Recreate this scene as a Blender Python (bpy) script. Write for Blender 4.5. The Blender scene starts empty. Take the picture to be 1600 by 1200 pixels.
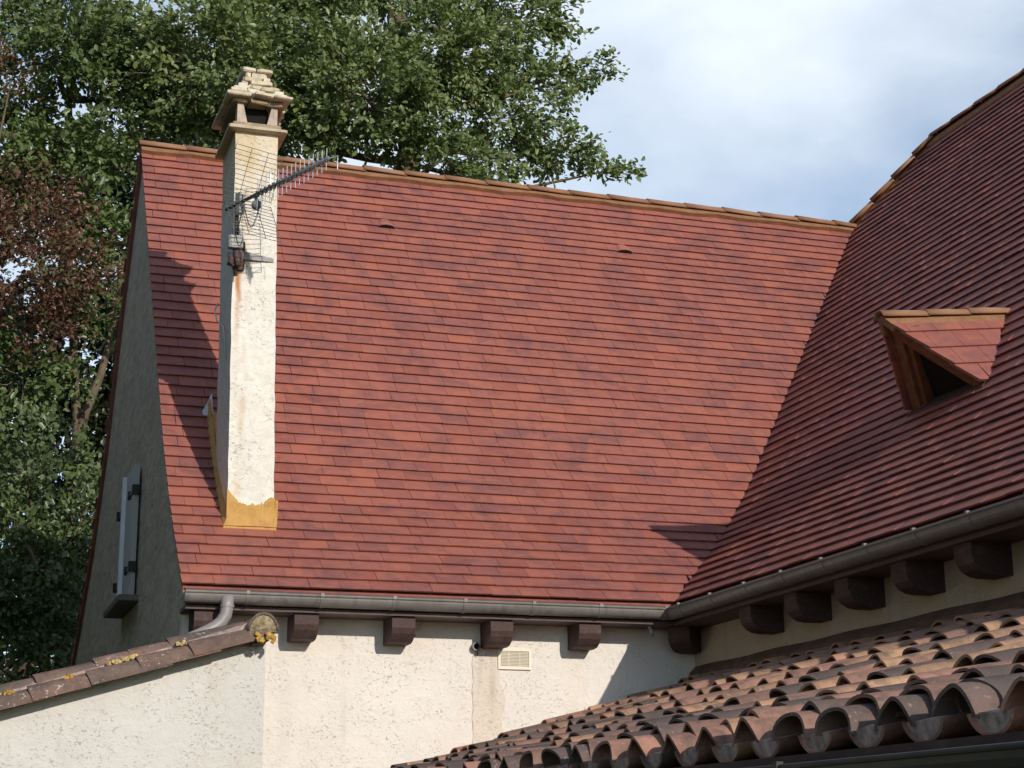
import bpy, math, random
import numpy as np
from mathutils import Matrix, Vector

rng = random.Random(7)
nr = np.random.RandomState(11)
S = bpy.context.scene
C = S.collection

# ------------------------------------------------------------------ camera
CAM_R = Vector((0.9481096, -0.3178554, -0.0074907))
CAM_U = Vector((-0.0742625, -0.2442978, 0.9668524))
CAM_F = Vector((0.3091492, 0.9161258, 0.2552259))
CAM_P = Vector((-5.1309, -11.5385, -1.6581))
LENS = 61.18
cam = bpy.data.cameras.new('camera')
cam.lens = LENS
cam.sensor_width = 36
cam.clip_end = 500
co = bpy.data.objects.new('camera', cam)
C.objects.link(co)
m = Matrix.Identity(4)
for i in range(3):
    m[i][0], m[i][1], m[i][2], m[i][3] = CAM_R[i], CAM_U[i], -CAM_F[i], CAM_P[i]
co.matrix_world = m
S.camera = co

# ------------------------------------------------------------------ sky and sun
SUN = Vector((0.25, -1.0, 0.42)).normalized()
ELEV = math.asin(SUN.z)
AZ = math.atan2(SUN.x, SUN.y)          # clockwise from +Y
SKY_STRENGTH = 0.15
SUN_STRENGTH = 3.6
EXPOSURE = 0.0
CLOUD_OFF = (-5.91, -18.39, -4.7)

world = bpy.data.worlds.new('World')
S.world = world
world.use_nodes = True
wt = world.node_tree
wt.nodes.clear()


def wn(t, **k):
    n = wt.nodes.new(t)
    for a, b in k.items():
        setattr(n, a, b)
    return n


sky = wn('ShaderNodeTexSky', sky_type='NISHITA', sun_disc=False)
sky.sun_elevation = ELEV
sky.sun_rotation = AZ
sky.altitude = 100
sky.air_density = 1.0
sky.dust_density = 0.1
sky.ozone_density = 2.0
tc = wn('ShaderNodeTexCoord')
mp = wn('ShaderNodeMapping')
mp.inputs['Location'].default_value = CLOUD_OFF
sep = wn('ShaderNodeSeparateXYZ')
zz0 = wn('ShaderNodeMath', operation='MAXIMUM')
zz0.inputs[1].default_value = 0.0
zz1 = wn('ShaderNodeMath', operation='ADD')
zz1.inputs[1].default_value = 0.16
cxy = wn('ShaderNodeVectorMath', operation='DIVIDE')
cmb = wn('ShaderNodeCombineXYZ')
dmb = wn('ShaderNodeCombineXYZ')
dmb.inputs[2].default_value = 1.0
n1 = wn('ShaderNodeTexNoise')
n1.inputs['Scale'].default_value = 0.75
n1.inputs['Detail'].default_value = 7
n1.inputs['Roughness'].default_value = 0.52
n1.inputs['Distortion'].default_value = 0.3
cr = wn('ShaderNodeValToRGB')
cr.color_ramp.elements[0].position = 0.475
cr.color_ramp.elements[1].position = 0.70
cl = wn('ShaderNodeRGB')
cl.outputs[0].default_value = (6.0, 6.6, 7.3, 1)
mx = wn('ShaderNodeMix', data_type='RGBA')
bgn = wn('ShaderNodeBackground')
bgn.inputs['Strength'].default_value = SKY_STRENGTH
out = wn('ShaderNodeOutputWorld')
L = wt.links
L.new(tc.outputs['Generated'], sep.inputs[0])
L.new(sep.outputs[2], zz0.inputs[0])
L.new(zz0.outputs[0], zz1.inputs[0])
L.new(sep.outputs[0], cmb.inputs[0])
L.new(sep.outputs[1], cmb.inputs[1])
L.new(zz1.outputs[0], dmb.inputs[0])
L.new(zz1.outputs[0], dmb.inputs[1])
L.new(cmb.outputs[0], cxy.inputs[0])
L.new(dmb.outputs[0], cxy.inputs[1])
L.new(cxy.outputs[0], mp.inputs['Vector'])
L.new(mp.outputs[0], n1.inputs['Vector'])
L.new(n1.outputs['Fac'], cr.inputs['Fac'])
L.new(cr.outputs['Color'], mx.inputs[0])
L.new(sky.outputs[0], mx.inputs[6])
L.new(cl.outputs[0], mx.inputs[7])
L.new(mx.outputs[2], bgn.inputs['Color'])
L.new(bgn.outputs[0], out.inputs['Surface'])

sl = bpy.data.lights.new('sun', 'SUN')
sl.energy = SUN_STRENGTH
sl.angle = math.radians(0.7)
sl.color = (1.0, 0.93, 0.83)
so = bpy.data.objects.new('sun', sl)
C.objects.link(so)
so.rotation_euler = (-SUN).to_track_quat('-Z', 'Y').to_euler()
so.location = (5, -20, 15)

S.view_settings.view_transform = 'Standard'
S.view_settings.look = 'None'
S.view_settings.exposure = EXPOSURE
S.view_settings.gamma = 1
S.view_settings.use_curve_mapping = False
S.cycles.max_bounces = 6


# ------------------------------------------------------------------ materials
class NM:
    """small node-material helper"""

    def __init__(self, name, rough=0.8, spec=0.3):
        self.m = bpy.data.materials.new(name)
        self.m.use_nodes = True
        self.t = self.m.node_tree
        self.b = self.t.nodes['Principled BSDF']
        self.b.inputs['Roughness'].default_value = rough
        self.b.inputs['Specular IOR Level'].default_value = spec

    def n(self, t, **k):
        x = self.t.nodes.new(t)
        for a, b in k.items():
            setattr(x, a, b)
        return x

    def link(self, a, b):
        self.t.links.new(a, b)

    def pos(self, scale=(1, 1, 1), obj=False):
        g = self.n('ShaderNodeTexCoord') if obj else self.n('ShaderNodeNewGeometry')
        mpp = self.n('ShaderNodeMapping')
        mpp.inputs['Scale'].default_value = scale
        self.link(g.outputs['Object'] if obj else g.outputs['Position'], mpp.inputs['Vector'])
        return mpp.outputs[0]

    def noise(self, scale, detail=4, rough=0.55, vec=None, dist=0.0):
        x = self.n('ShaderNodeTexNoise')
        x.inputs['Scale'].default_value = scale
        x.inputs['Detail'].default_value = detail
        x.inputs['Roughness'].default_value = rough
        x.inputs['Distortion'].default_value = dist
        self.link(vec if vec is not None else self.pos(), x.inputs['Vector'])
        return x.outputs['Fac']

    def ramp(self, fac, stops, interp='LINEAR'):
        x = self.n('ShaderNodeValToRGB')
        x.color_ramp.interpolation = interp
        e = x.color_ramp.elements
        while len(e) > 1:
            e.remove(e[-1])
        for i, (p_, c_) in enumerate(stops):
            c4 = (c_, c_, c_, 1) if isinstance(c_, (int, float)) else (*c_, 1)
            if i == 0:
                e[0].position = p_
                e[0].color = c4
            else:
                q = e.new(p_)
                q.color = c4
        self.link(fac, x.inputs['Fac'])
        return x.outputs['Color']

    def mix(self, fac, a, b, mode='MIX'):
        x = self.n('ShaderNodeMix', data_type='RGBA', blend_type=mode)
        for s, v in ((0, fac), (6, a), (7, b)):
            if isinstance(v, (int, float)):
                x.inputs[s].default_value = v
            elif isinstance(v, tuple):
                x.inputs[s].default_value = (*v, 1)
            else:
                self.link(v, x.inputs[s])
        return x.outputs[2]

    def math(self, op, a, b=None):
        x = self.n('ShaderNodeMath', operation=op)
        for s, v in ((0, a), (1, b)):
            if v is None:
                continue
            if isinstance(v, (int, float)):
                x.inputs[s].default_value = v
            else:
                self.link(v, x.inputs[s])
        return x.outputs[0]

    def attr(self, name='rnd'):
        return self.n('ShaderNodeAttribute', attribute_name=name).outputs['Fac']

    def color(self, c):
        if isinstance(c, tuple):
            self.b.inputs['Base Color'].default_value = (*c, 1)
        else:
            self.link(c, self.b.inputs['Base Color'])

    def bump(self, h, strength=0.4, dist=0.01):
        x = self.n('ShaderNodeBump')
        x.inputs['Strength'].default_value = strength
        x.inputs['Distance'].default_value = dist
        self.link(h, x.inputs['Height'])
        self.link(x.outputs[0], self.b.inputs['Normal'])


M = {}


def simple(name, c, rough=0.7, var=0.25, scale=14, metal=0.0, bump=0.0, spec=0.3):
    k = NM(name, rough, spec)
    f = k.noise(scale, 5)
    lo = tuple(v * (1 - var) for v in c)
    hi = tuple(min(1, v * (1 + var)) for v in c)
    k.color(k.ramp(f, [(0.3, lo), (0.7, hi)]))
    k.b.inputs['Metallic'].default_value = metal
    if bump:
        k.bump(k.noise(scale * 6, 4), bump, 0.004)
    M[name] = k.m
    return k.m


# flat red roof tiles
k = NM('red_clay_tile', 0.62, 0.35)
base = k.ramp(k.attr(), [(0.0, (0.285, 0.088, 0.064)), (0.25, (0.335, 0.112, 0.08)), (0.5, (0.315, 0.110, 0.088)),
                         (0.75, (0.37, 0.122, 0.08)), (0.9, (0.295, 0.103, 0.08)), (1.0, (0.255, 0.093, 0.08))])
smud = k.noise(3.0, 5, 0.66, dist=0.7)
base = k.mix(k.ramp(smud, [(0.45, 0.0), (0.66, 0.72)]), base, (0.165, 0.072, 0.072))
ora = k.noise(8.0, 2, 0.5, vec=k.pos((1, 1.7, 1.3)))
base = k.mix(k.ramp(ora, [(0.5, 0.0), (0.75, 0.45)]), base, (0.42, 0.145, 0.08))
fine = k.noise(120, 3)
base = k.mix(0.35, base, k.ramp(fine, [(0.3, 0.35), (0.7, 0.65)]), 'OVERLAY')
k.color(base)
k.bump(k.noise(90, 4), 0.25, 0.004)
M['tile'] = k.m

# ochre mortar / ridge
k = NM('ochre_mortar', 0.85, 0.15)
f = k.noise(9, 5)
base = k.ramp(f, [(0.25, (0.21, 0.102, 0.055)), (0.5, (0.27, 0.138, 0.073)), (0.75, (0.325, 0.172, 0.092))])
k.color(k.mix(0.3, base, k.ramp(k.noise(80, 3), [(0.3, 0.3), (0.7, 0.7)]), 'OVERLAY'))
k.bump(k.noise(60, 5), 0.5, 0.008)
M['ochre'] = k.m
k = NM('ridge_tile_clay', 0.75, 0.2)
g_ = k.n('ShaderNodeNewGeometry')
base = k.ramp(k.attr(), [(0.0, (0.255, 0.125, 0.07)), (0.4, (0.285, 0.145, 0.082)), (0.75, (0.315, 0.17, 0.103)), (1.0, (0.30, 0.18, 0.122))])
base = k.mix(k.ramp(k.noise(12, 5), [(0.45, 0.0), (0.65, 0.6)]), base, (0.38, 0.17, 0.07))
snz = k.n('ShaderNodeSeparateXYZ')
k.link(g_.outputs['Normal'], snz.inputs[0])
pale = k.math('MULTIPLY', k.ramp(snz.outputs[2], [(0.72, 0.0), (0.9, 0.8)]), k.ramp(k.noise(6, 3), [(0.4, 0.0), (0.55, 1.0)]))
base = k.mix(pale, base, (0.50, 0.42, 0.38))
k.color(base)
k.bump(k.noise(70, 4), 0.4, 0.005)
M['ridge'] = k.m
k = NM('golden_fillet', 0.8, 0.2)
f = k.noise(9, 7, 0.7)
k.color(k.ramp(f, [(0.25, (0.34, 0.18, 0.055)), (0.45, (0.50, 0.285, 0.085)), (0.7, (0.57, 0.34, 0.12))]))
k.bump(k.noise(50, 5), 0.5, 0.008)
M['fillet'] = k.m


# rendered walls
def plaster(name, c, grime=0.25, pits=0.09, psc=(44, 44, 62), mott=0.0, msc=(14, 3.5, 14)):
    k = NM(name, 0.92, 0.1)
    big = k.noise(1.4, 5, 0.6)
    base = k.ramp(big, [(0.3, tuple(v * 0.93 for v in c)), (0.55, c), (0.75, tuple(min(1, v * 1.05) for v in c))])
    warm = k.noise(3.3, 4, 0.6, vec=k.pos((1, 1, 0.55)))
    base = k.mix(k.ramp(warm, [(0.5, 0.0), (0.72, 0.45)]), base, (c[0] * 0.97, c[1] * 0.90, c[2] * 0.80))
    if grime:
        st = k.noise(9, 4, 0.6, vec=k.pos((1.0, 1.0, 0.12)))
        base = k.mix(k.ramp(st, [(0.55, 0.0), (0.75, grime)]), base, (c[0] * 0.62, c[1] * 0.58, c[2] * 0.53))
    # trowel pits: short scratches in relief, their shade also painted dark
    v = k.pos(psc)
    pit = k.noise(1.0, 4, 0.6, vec=v, dist=0.7)
    area = k.noise(4.5, 3)
    pm = k.math('MULTIPLY', k.ramp(pit, [(0.60, 0.0), (0.68, 1.0)]), k.ramp(area, [(0.42, 0.06), (0.62, 1.0)]))
    base = k.mix(k.math('MULTIPLY', pm, pits), base, (c[0] * 0.5, c[1] * 0.45, c[2] * 0.4))
    if mott:  # mottle paints the relief shading that the bump does not show
        mo_ = k.noise(1.0, 5, 0.7, vec=k.pos(msc), dist=0.6)
        base = k.mix(k.ramp(mo_, [(0.40, mott), (0.58, 0.0)]), base, (c[0] * 0.42, c[1] * 0.40, c[2] * 0.38))
        mo_ = k.noise(1.0, 4, 0.65, vec=k.pos((msc[0] * 2.6, msc[1] * 2.6, msc[2] * 2.6)))
        base = k.mix(k.ramp(mo_, [(0.56, 0.0), (0.68, mott)]), base, (c[0] * 0.45, c[1] * 0.43, c[2] * 0.41))
    k.color(base)
    grit = k.noise(150, 3)
    wav = k.noise(11, 6, 0.65, dist=0.8)
    h = k.math('ADD', k.math('MULTIPLY', grit, 0.25), k.math('MULTIPLY', wav, 1.1))
    h = k.math('SUBTRACT', h, k.math('MULTIPLY', pm, 0.8))
    k.bump(h, 0.7, 0.016)
    M[name] = k.m
    return k


plaster('plaster_house', (0.76, 0.70, 0.635))
plaster('plaster_annex', (0.65, 0.615, 0.57))
plaster('plaster_gable', (0.72, 0.59, 0.455), 0.4, 0.8, (20, 4.5, 22), 0.42)
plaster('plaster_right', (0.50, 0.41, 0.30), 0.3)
plaster('plaster_patch', (0.71, 0.62, 0.53), 0.6)
# chimney render with rust streak below the antenna clamp
k = plaster('plaster_chimney', (0.80, 0.755, 0.68), 0.15, 0.3, (44, 44, 62), 0.14, (16, 9, 16))
bc = k.b.inputs['Base Color'].links[0].from_socket
sp = k.n('ShaderNodeSeparateXYZ')
g = k.n('ShaderNodeNewGeometry')
k.link(g.outputs['Position'], sp.inputs[0])
wob = k.math('MULTIPLY', k.math('SUBTRACT', k.noise(7, 3), 0.5), 0.05)
xx = k.math('ABSOLUTE', k.math('ADD', k.math('ADD', sp.outputs[0], 3.145), wob))
sx = k.ramp(xx, [(0.006, 1.0), (0.032, 0.0)])
sz = k.ramp(k.math('DIVIDE', sp.outputs[2], 3.0), [(0.40, 0.0), (0.60, 0.12), (0.72, 0.45), (0.765, 1.0), (0.81, 0.85), (0.83, 0.0)])
k.link(k.mix(k.math('MULTIPLY', sx, sz), bc, (0.50, 0.21, 0.06)), k.b.inputs['Base Color'])
bc = k.b.inputs['Base Color'].links[0].from_socket
xx = k.math('ABSOLUTE', k.math('ADD', k.math('ADD', sp.outputs[0], 3.095), wob))
s2 = k.math('MULTIPLY', k.ramp(xx, [(0.008, 0.55), (0.045, 0.0)]), k.ramp(k.noise(6, 4), [(0.42, 0.0), (0.6, 1.0)]))
k.link(k.mix(s2, bc, (0.60, 0.45, 0.26)), k.b.inputs['Base Color'])
bc = k.b.inputs['Base Color'].links[0].from_socket
yel = k.math('MULTIPLY', k.ramp(k.math('DIVIDE', sp.outputs[2], 4.0), [(0.70, 0.0), (0.80, 0.8)]), k.ramp(k.noise(4, 4), [(0.3, 0.15), (0.65, 1.0)]))
k.link(k.mix(yel, bc, (0.62, 0.47, 0.26)), k.b.inputs['Base Color'])

k = NM('cap_stone', 0.85, 0.2)
base = k.ramp(k.attr(), [(0.0, (0.50, 0.42, 0.30)), (0.4, (0.64, 0.56, 0.42)), (0.7, (0.70, 0.63, 0.51)), (1.0, (0.56, 0.48, 0.37))])
base = k.mix(k.ramp(k.noise(18, 5), [(0.45, 0.0), (0.68, 0.7)]), base, (0.36, 0.29, 0.19))
k.color(base)
k.bump(k.noise(60, 5), 0.8, 0.01)
M['cap_stone'] = k.m
simple('cap_dark', (0.33, 0.25, 0.16), 0.9, 0.3, 12, bump=0.6)
simple('brick_post', (0.44, 0.36, 0.30), 0.85, 0.25, 16, bump=0.5)
k = NM('brown_wood', 0.65, 0.25)
gw_ = k.noise(1.0, 5, 0.65, vec=k.pos((60, 9, 60)), dist=0.3)
base = k.ramp(gw_, [(0.3, (0.048, 0.027, 0.024)), (0.55, (0.075, 0.043, 0.038)), (0.75, (0.10, 0.062, 0.055))])
k.color(k.mix(k.ramp(k.noise(9, 4), [(0.55, 0.0), (0.7, 0.5)]), base, (0.13, 0.085, 0.075)))
k.bump(gw_, 0.4, 0.004)
M['brown_wood'] = k.m
simple('fascia_wood', (0.10, 0.062, 0.055), 0.6, 0.2, 18)
simple('dormer_wood', (0.19, 0.085, 0.042), 0.7, 0.3, 18, bump=0.3)
simple('dark_void', (0.012, 0.01, 0.009), 0.95, 0.1, 5)  # near-black that paints the shade inside openings
k = NM('gutter_zinc', 0.45, 0.45)
base = k.ramp(k.noise(5, 5, 0.6), [(0.3, (0.155, 0.14, 0.128)), (0.7, (0.215, 0.195, 0.18))])
base = k.mix(k.ramp(k.noise(16, 4, 0.6, vec=k.pos((1, 1, .15))), [(0.52, 0.0), (0.68, 0.55)]), base, (0.095, 0.085, 0.075))
base = k.mix(k.ramp(k.noise(40, 4, 0.6), [(0.62, 0.0), (0.7, 0.4)]), base, (0.30, 0.28, 0.26))
k.color(base)
k.bump(k.noise(6, 3), 0.15, 0.01)
M['gutter_zinc'] = k.m
simple('pipe_grey', (0.27, 0.245, 0.235), 0.45, 0.12, 8, spec=0.5)
simple('white_paint', (0.78, 0.78, 0.80), 0.5, 0.06, 9)
simple('shutter_paint', (0.42, 0.40, 0.37), 0.5, 0.08, 9)
simple('black_iron', (0.02, 0.02, 0.02), 0.5, 0.2, 9)
simple('stone_sill', (0.16, 0.14, 0.12), 0.8, 0.2, 9)
simple('ivory_plastic', (0.78, 0.71, 0.58), 0.45, 0.05, 9)
simple('grille_shadow', (0.11, 0.095, 0.08), 0.8, 0.1, 9)
simple('aluminium', (0.70, 0.71, 0.72), 0.35, 0.08, 12, metal=0.5)
simple('boom_grey', (0.15, 0.16, 0.17), 0.5, 0.3, 22)
simple('wire_dark', (0.10, 0.09, 0.08), 0.5, 0.3, 22)
simple('box_grey', (0.33, 0.32, 0.30), 0.5, 0.12, 12)
simple('rusty_iron', (0.10, 0.06, 0.055), 0.7, 0.4, 30)
simple('band_steel', (0.22, 0.205, 0.20), 0.55, 0.3, 14, metal=0.2)
simple('white_cable', (0.55, 0.54, 0.52), 0.5, 0.05, 9)
simple('zinc_sheet', (0.52, 0.53, 0.55), 0.45, 0.1, 9)
simple('bark', (0.125, 0.092, 0.06), 0.9, 0.35, 9, bump=0.8)
simple('moss_yellow', (0.44, 0.27, 0.06), 0.95, 0.5, 40, bump=0.9)
simple('straw_moss', (0.46, 0.34, 0.15), 0.95, 0.4, 40, bump=0.9)
simple('dark_gutter', (0.035, 0.032, 0.03), 0.5, 0.3, 9, spec=0.4)
simple('lead_flash', (0.115, 0.07, 0.05), 0.85, 0.3, 10, bump=0.4)
simple('bed_mortar', (0.40, 0.30, 0.26), 0.95, 0.45, 26, bump=0.9)


# canal tiles, sun-bleached, darkened by lichen
def canal(name, stops, dark=0.6, lich=0.5, darkc=(0.07, 0.06, 0.052)):
    k = NM(name, 0.85, 0.2)
    base = k.ramp(k.attr(), stops)
    sm = k.noise(3.2, 5, 0.62)
    base = k.mix(k.ramp(sm, [(0.40, 0.0), (0.60, dark)]), base, darkc)
    sm2 = k.noise(15, 5, 0.65)
    base = k.mix(k.ramp(sm2, [(0.50, 0.0), (0.66, min(1, dark * 1.1))]), base, (0.095, 0.075, 0.062))
    li = k.noise(55, 3, 0.6)
    ar = k.noise(5.5, 3)
    lm = k.math('MULTIPLY', k.ramp(li, [(0.6, 0.0), (0.66, lich)]), k.ramp(ar, [(0.48, 0.0), (0.58, 1.0)]))
    base = k.mix(lm, base, (0.50, 0.46, 0.40))
    k.color(base)
    k.bump(k.noise(70, 5), 0.5, 0.006)
    M[name] = k.m


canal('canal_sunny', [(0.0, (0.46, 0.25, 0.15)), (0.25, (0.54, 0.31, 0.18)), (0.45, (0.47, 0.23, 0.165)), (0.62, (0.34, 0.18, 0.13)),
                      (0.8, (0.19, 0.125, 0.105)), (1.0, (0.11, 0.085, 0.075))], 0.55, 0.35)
canal('canal_annex', [(0.0, (0.25, 0.15, 0.12)), (0.5, (0.21, 0.125, 0.10)), (1.0, (0.17, 0.125, 0.105))], 0.65, 0.75)


def leafmat(name, stops, trans=0.28):
    k = NM(name, 0.38, 0.5)
    col = k.ramp(k.attr(), stops)
    k.color(col)
    tr = k.n('ShaderNodeBsdfTranslucent')
    k.link(k.mix(1.0, col, (1.25, 1.35, 0.7), 'MULTIPLY'), tr.inputs['Color'])
    mxs = k.n('ShaderNodeMixShader')
    mxs.inputs[0].default_value = trans
    k.link(k.b.outputs[0], mxs.inputs[1])
    k.link(tr.outputs[0], mxs.inputs[2])
    o = k.t.nodes['Material Output']
    k.link(mxs.outputs[0], o.inputs['Surface'])
    M[name] = k.m


leafmat('oak_leaf', [(0.0, (0.10, 0.135, 0.05)), (0.5, (0.155, 0.20, 0.07)), (0.85, (0.205, 0.25, 0.09)), (1.0, (0.25, 0.27, 0.13))])
leafmat('light_leaf', [(0.0, (0.075, 0.11, 0.038)), (0.6, (0.125, 0.175, 0.058)), (1.0, (0.19, 0.225, 0.10))])
leafmat('copper_leaf', [(0.0, (0.06, 0.03, 0.022)), (0.4, (0.12, 0.047, 0.03)), (0.7, (0.18, 0.075, 0.042)), (0.8, (0.11, 0.12, 0.045)), (1.0, (0.10, 0.13, 0.05))])
leafmat('shrub_leaf', [(0.0, (0.06, 0.09, 0.036)), (0.6, (0.10, 0.145, 0.054)), (1.0, (0.16, 0.195, 0.09))])
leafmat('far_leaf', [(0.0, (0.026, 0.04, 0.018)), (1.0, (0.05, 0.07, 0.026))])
k = NM('lawn', 0.95, 0.1)
k.color(k.ramp(k.noise(0.8, 6), [(0.3, (0.05, 0.075, 0.025)), (0.6, (0.085, 0.105, 0.04)), (0.8, (0.14, 0.12, 0.07))]))
k.bump(k.noise(30, 4), 0.6, 0.03)
M['lawn'] = k.m


# ------------------------------------------------------------------ mesh helpers
class MB:
    def __init__(self):
        self.v, self.f, self.r = [], [], []

    def add(self, vs, fs, rnd=0.5):
        o = len(self.v)
        self.v.extend([tuple(x) for x in vs])
        self.f.extend([tuple(i + o for i in q) for q in fs])
        self.r.extend([rnd] * len(fs))
        return self

    def hexa(self, p8, rnd=0.5):
        return self.add(p8, [(3, 2, 1, 0), (4, 5, 6, 7), (0, 1, 5, 4), (1, 2, 6, 5), (2, 3, 7, 6), (3, 0, 4, 7)], rnd)

    def box(self, c, s, rot=None, rnd=0.5, jit=0.0):
        R_ = rot or Matrix.Identity(3)
        p = []
        for z in (-1, 1):
            for x, y in ((-1, -1), (1, -1), (1, 1), (-1, 1)):
                q = Vector((x * s[0] / 2, y * s[1] / 2, z * s[2] / 2))
                if jit:
                    q += Vector((rng.uniform(-jit, jit), rng.uniform(-jit, jit), rng.uniform(-jit, jit)))
                p.append(Vector(c) + R_ @ q)
        return self.hexa(p, rnd)

    def rounded_box(self, c, s, b, rot=None, rnd=0.5, jit=0.0):
        """box with chamfered vertical outline (octagon prism, small top chamfer)"""
        R_ = rot or Matrix.Identity(3)
        hx, hy, hz = s[0] / 2, s[1] / 2, s[2] / 2
        ring = [(-hx + b, -hy), (hx - b, -hy), (hx, -hy + b), (hx, hy - b), (hx - b, hy), (-hx + b, hy), (-hx, hy - b), (-hx, -hy + b)]
        ring = [(x + rng.uniform(-jit, jit), y + rng.uniform(-jit, jit)) for x, y in ring]
        vs = []
        for z, kx in ((-hz, 0.94), (-hz + b * .6, 1), (hz - b * .6, 1), (hz, 0.94)):
            vs += [Vector(c) + R_ @ Vector((x * kx, y * kx, z + rng.uniform(-jit, jit) * .4)) for x, y in ring]
        fs = [tuple(range(7, -1, -1)), tuple(range(24, 32))]
        for l in range(3):
            for i in range(8):
                j = (i + 1) % 8
                fs.append((l * 8 + i, l * 8 + j, l * 8 + 8 + j, l * 8 + 8 + i))
        return self.add(vs, fs, rnd)

    def tube(self, path, rad, seg=8, cap=True, rnd=0.5):
        path = [Vector(p_) for p_ in path]
        rads = rad if isinstance(rad, (list, tuple)) else [rad] * len(path)
        vs, fs = [], []
        prev = None
        for i, p_ in enumerate(path):
            d = (path[min(i + 1, len(path) - 1)] - path[max(i - 1, 0)])
            if d.length < 1e-9:
                d = Vector((0, 0, 1))
            d.normalize()
            if prev is None:
                a = d.orthogonal().normalized()
            else:
                a = (prev - d * prev.dot(d))
                a = a.normalized() if a.length > 1e-6 else d.orthogonal().normalized()
            prev = a
            b = d.cross(a)
            for j in range(seg):
                t = 2 * math.pi * j / seg
                vs.append(p_ + (a * math.cos(t) + b * math.sin(t)) * rads[i])
        n = len(path)
        for i in range(n - 1):
            for j in range(seg):
                q = (j + 1) % seg
                fs.append((i * seg + j, i * seg + q, (i + 1) * seg + q, (i + 1) * seg + j))
        if cap:
            fs.append(tuple(range(seg - 1, -1, -1)))
            fs.append(tuple(range((n - 1) * seg, n * seg)))
        return self.add(vs, fs, rnd)

    def prism(self, prof, axis_fn, t0, t1, rnd=0.5):
        """extrude a closed 2-D profile between t0 and t1; axis_fn(u, v, t) gives the 3-D point"""
        n = len(prof)
        vs = [axis_fn(u, w, t0) for u, w in prof] + [axis_fn(u, w, t1) for u, w in prof]
        fs = [tuple(range(n - 1, -1, -1)), tuple(range(n, 2 * n))]
        for i in range(n):
            j = (i + 1) % n
            fs.append((i, j, n + j, n + i))
        return self.add(vs, fs, rnd)

    def mesh(self, name, mat, smooth=False):
        me = bpy.data.meshes.new(name)
        me.from_pydata(self.v, [], self.f)
        a = me.attributes.new('rnd', 'FLOAT', 'FACE')
        a.data.foreach_set('value', np.array(self.r, dtype=np.float32))
        if smooth:
            me.polygons.foreach_set('use_smooth', [True] * len(me.polygons))
        me.materials.append(mat)
        me.update()
        return me

    def build(self, name, mat, parent=None, smooth=False):
        return link(name, self.mesh(name, mat, smooth), parent)


def fix_normals(o):
    import bmesh
    bm = bmesh.new()
    bm.from_mesh(o.data)
    bmesh.ops.recalc_face_normals(bm, faces=bm.faces)
    bm.to_mesh(o.data)
    bm.free()
    return o


def link(name, me, parent=None, mat4=None):
    o = bpy.data.objects.new(name, me)
    C.objects.link(o)
    if parent is not None:
        o.parent = parent
        if parent.type == 'EMPTY':
            o.matrix_parent_inverse = Matrix.Translation(-parent.location)
    if mat4 is not None:
        o.matrix_basis = mat4
    return o


def thing(name, label, cat, loc=(0, 0, 0), group=None):
    e = bpy.data.objects.new(name, None)
    C.objects.link(e)
    e.location = loc
    e.empty_display_size = 0.2
    e['label'] = label
    e['category'] = cat
    if group:
        e['group'] = group
    return e


def px_area(pts):
    """projected area (pixels of the 1600 px photo) of a quad"""
    q = []
    for p_ in pts:
        d = Vector(p_) - CAM_P
        z = d.dot(CAM_F)
        if z < 0.1:
            return 0
        q.append((LENS / 36 * 1600 * d.dot(CAM_R) / z, LENS / 36 * 1600 * d.dot(CAM_U) / z))
    inside = any(abs(a) < 800 and abs(b) < 600 for a, b in q)
    if not inside:
        return 0
    s = 0
    for i in range(len(q)):
        j = (i + 1) % len(q)
        s += q[i][0] * q[j][1] - q[j][0] * q[i][1]
    return abs(s) / 2


# ------------------------------------------------------------------ dimensions (metres, eave corner at the origin)
GZ = -3.30            # ground
LX = 3.55             # left wing length
A = 4.01              # half depth of the left wing
B = 4.69              # half depth of the right wing
WALL = 0.25           # walls stand this far behind the eave edge
YEND = -7.2           # right wing runs to here

# ground
g = MB()
g.add([(-150, -150, GZ), (150, -150, GZ), (150, 150, GZ), (-150, 150, GZ)], [(0, 1, 2, 3)])
go = g.build('ground', M['lawn'])
go['kind'] = 'structure'

# roof profile: steep, kicked out towards the eave
_ys = np.linspace(0, 6, 2401)


def _sl(y):
    t = np.clip((y - .5) / 1.2, 0, 1)
    return .86 + (1.285 - .86) * (t * t * (3 - 2 * t))


_zs = np.concatenate([[0], np.cumsum((_sl(_ys[1:]) + _sl(_ys[:-1])) / 2 * np.diff(_ys))])
_ss = np.concatenate([[0], np.cumsum(np.hypot(np.diff(_ys), np.diff(_zs)))])


def zr(y):
    return float(np.interp(y, _ys, _zs)) if y >= 0 else .86 * y


def yat(s):
    return float(np.interp(s, _ss, _ys))


def zat(s):
    return float(np.interp(s, _ss, _zs))


S_A = float(np.interp(A, _ys, _ss))
S_B = float(np.interp(B, _ys, _ss))
# back slope of the left wing, as seen on the gable edge
BACK = [(A, zr(A)), (5.10, 3.42), (6.0, 2.25), (6.9, 1.42), (7.9, .78), (8.9, .25)]


def zback(y):
    return float(np.interp(y, [b[0] for b in BACK], [b[1] for b in BACK]))


house = thing('house', 'cream rendered house with steep red tiled L shaped roof and brown eaves corbels', 'house', (0, 1.5, GZ))

# --- walls
wl = MB()
wl.box(((-LX + .05 + WALL) / 2 + 0.0, WALL + .15, (GZ - .10) / 2 - .02), (LX - .05 + WALL, .30, -GZ - .10))
front = wl.build('wall', M['plaster_house'], house)
wr = MB()
wr.box((WALL + .15, (WALL - .002 + YEND) / 2, (GZ - .10) / 2 - .02), (.30, WALL - YEND - .004, -GZ - .10))
wr.build('wall', M['plaster_right'], house)
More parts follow.
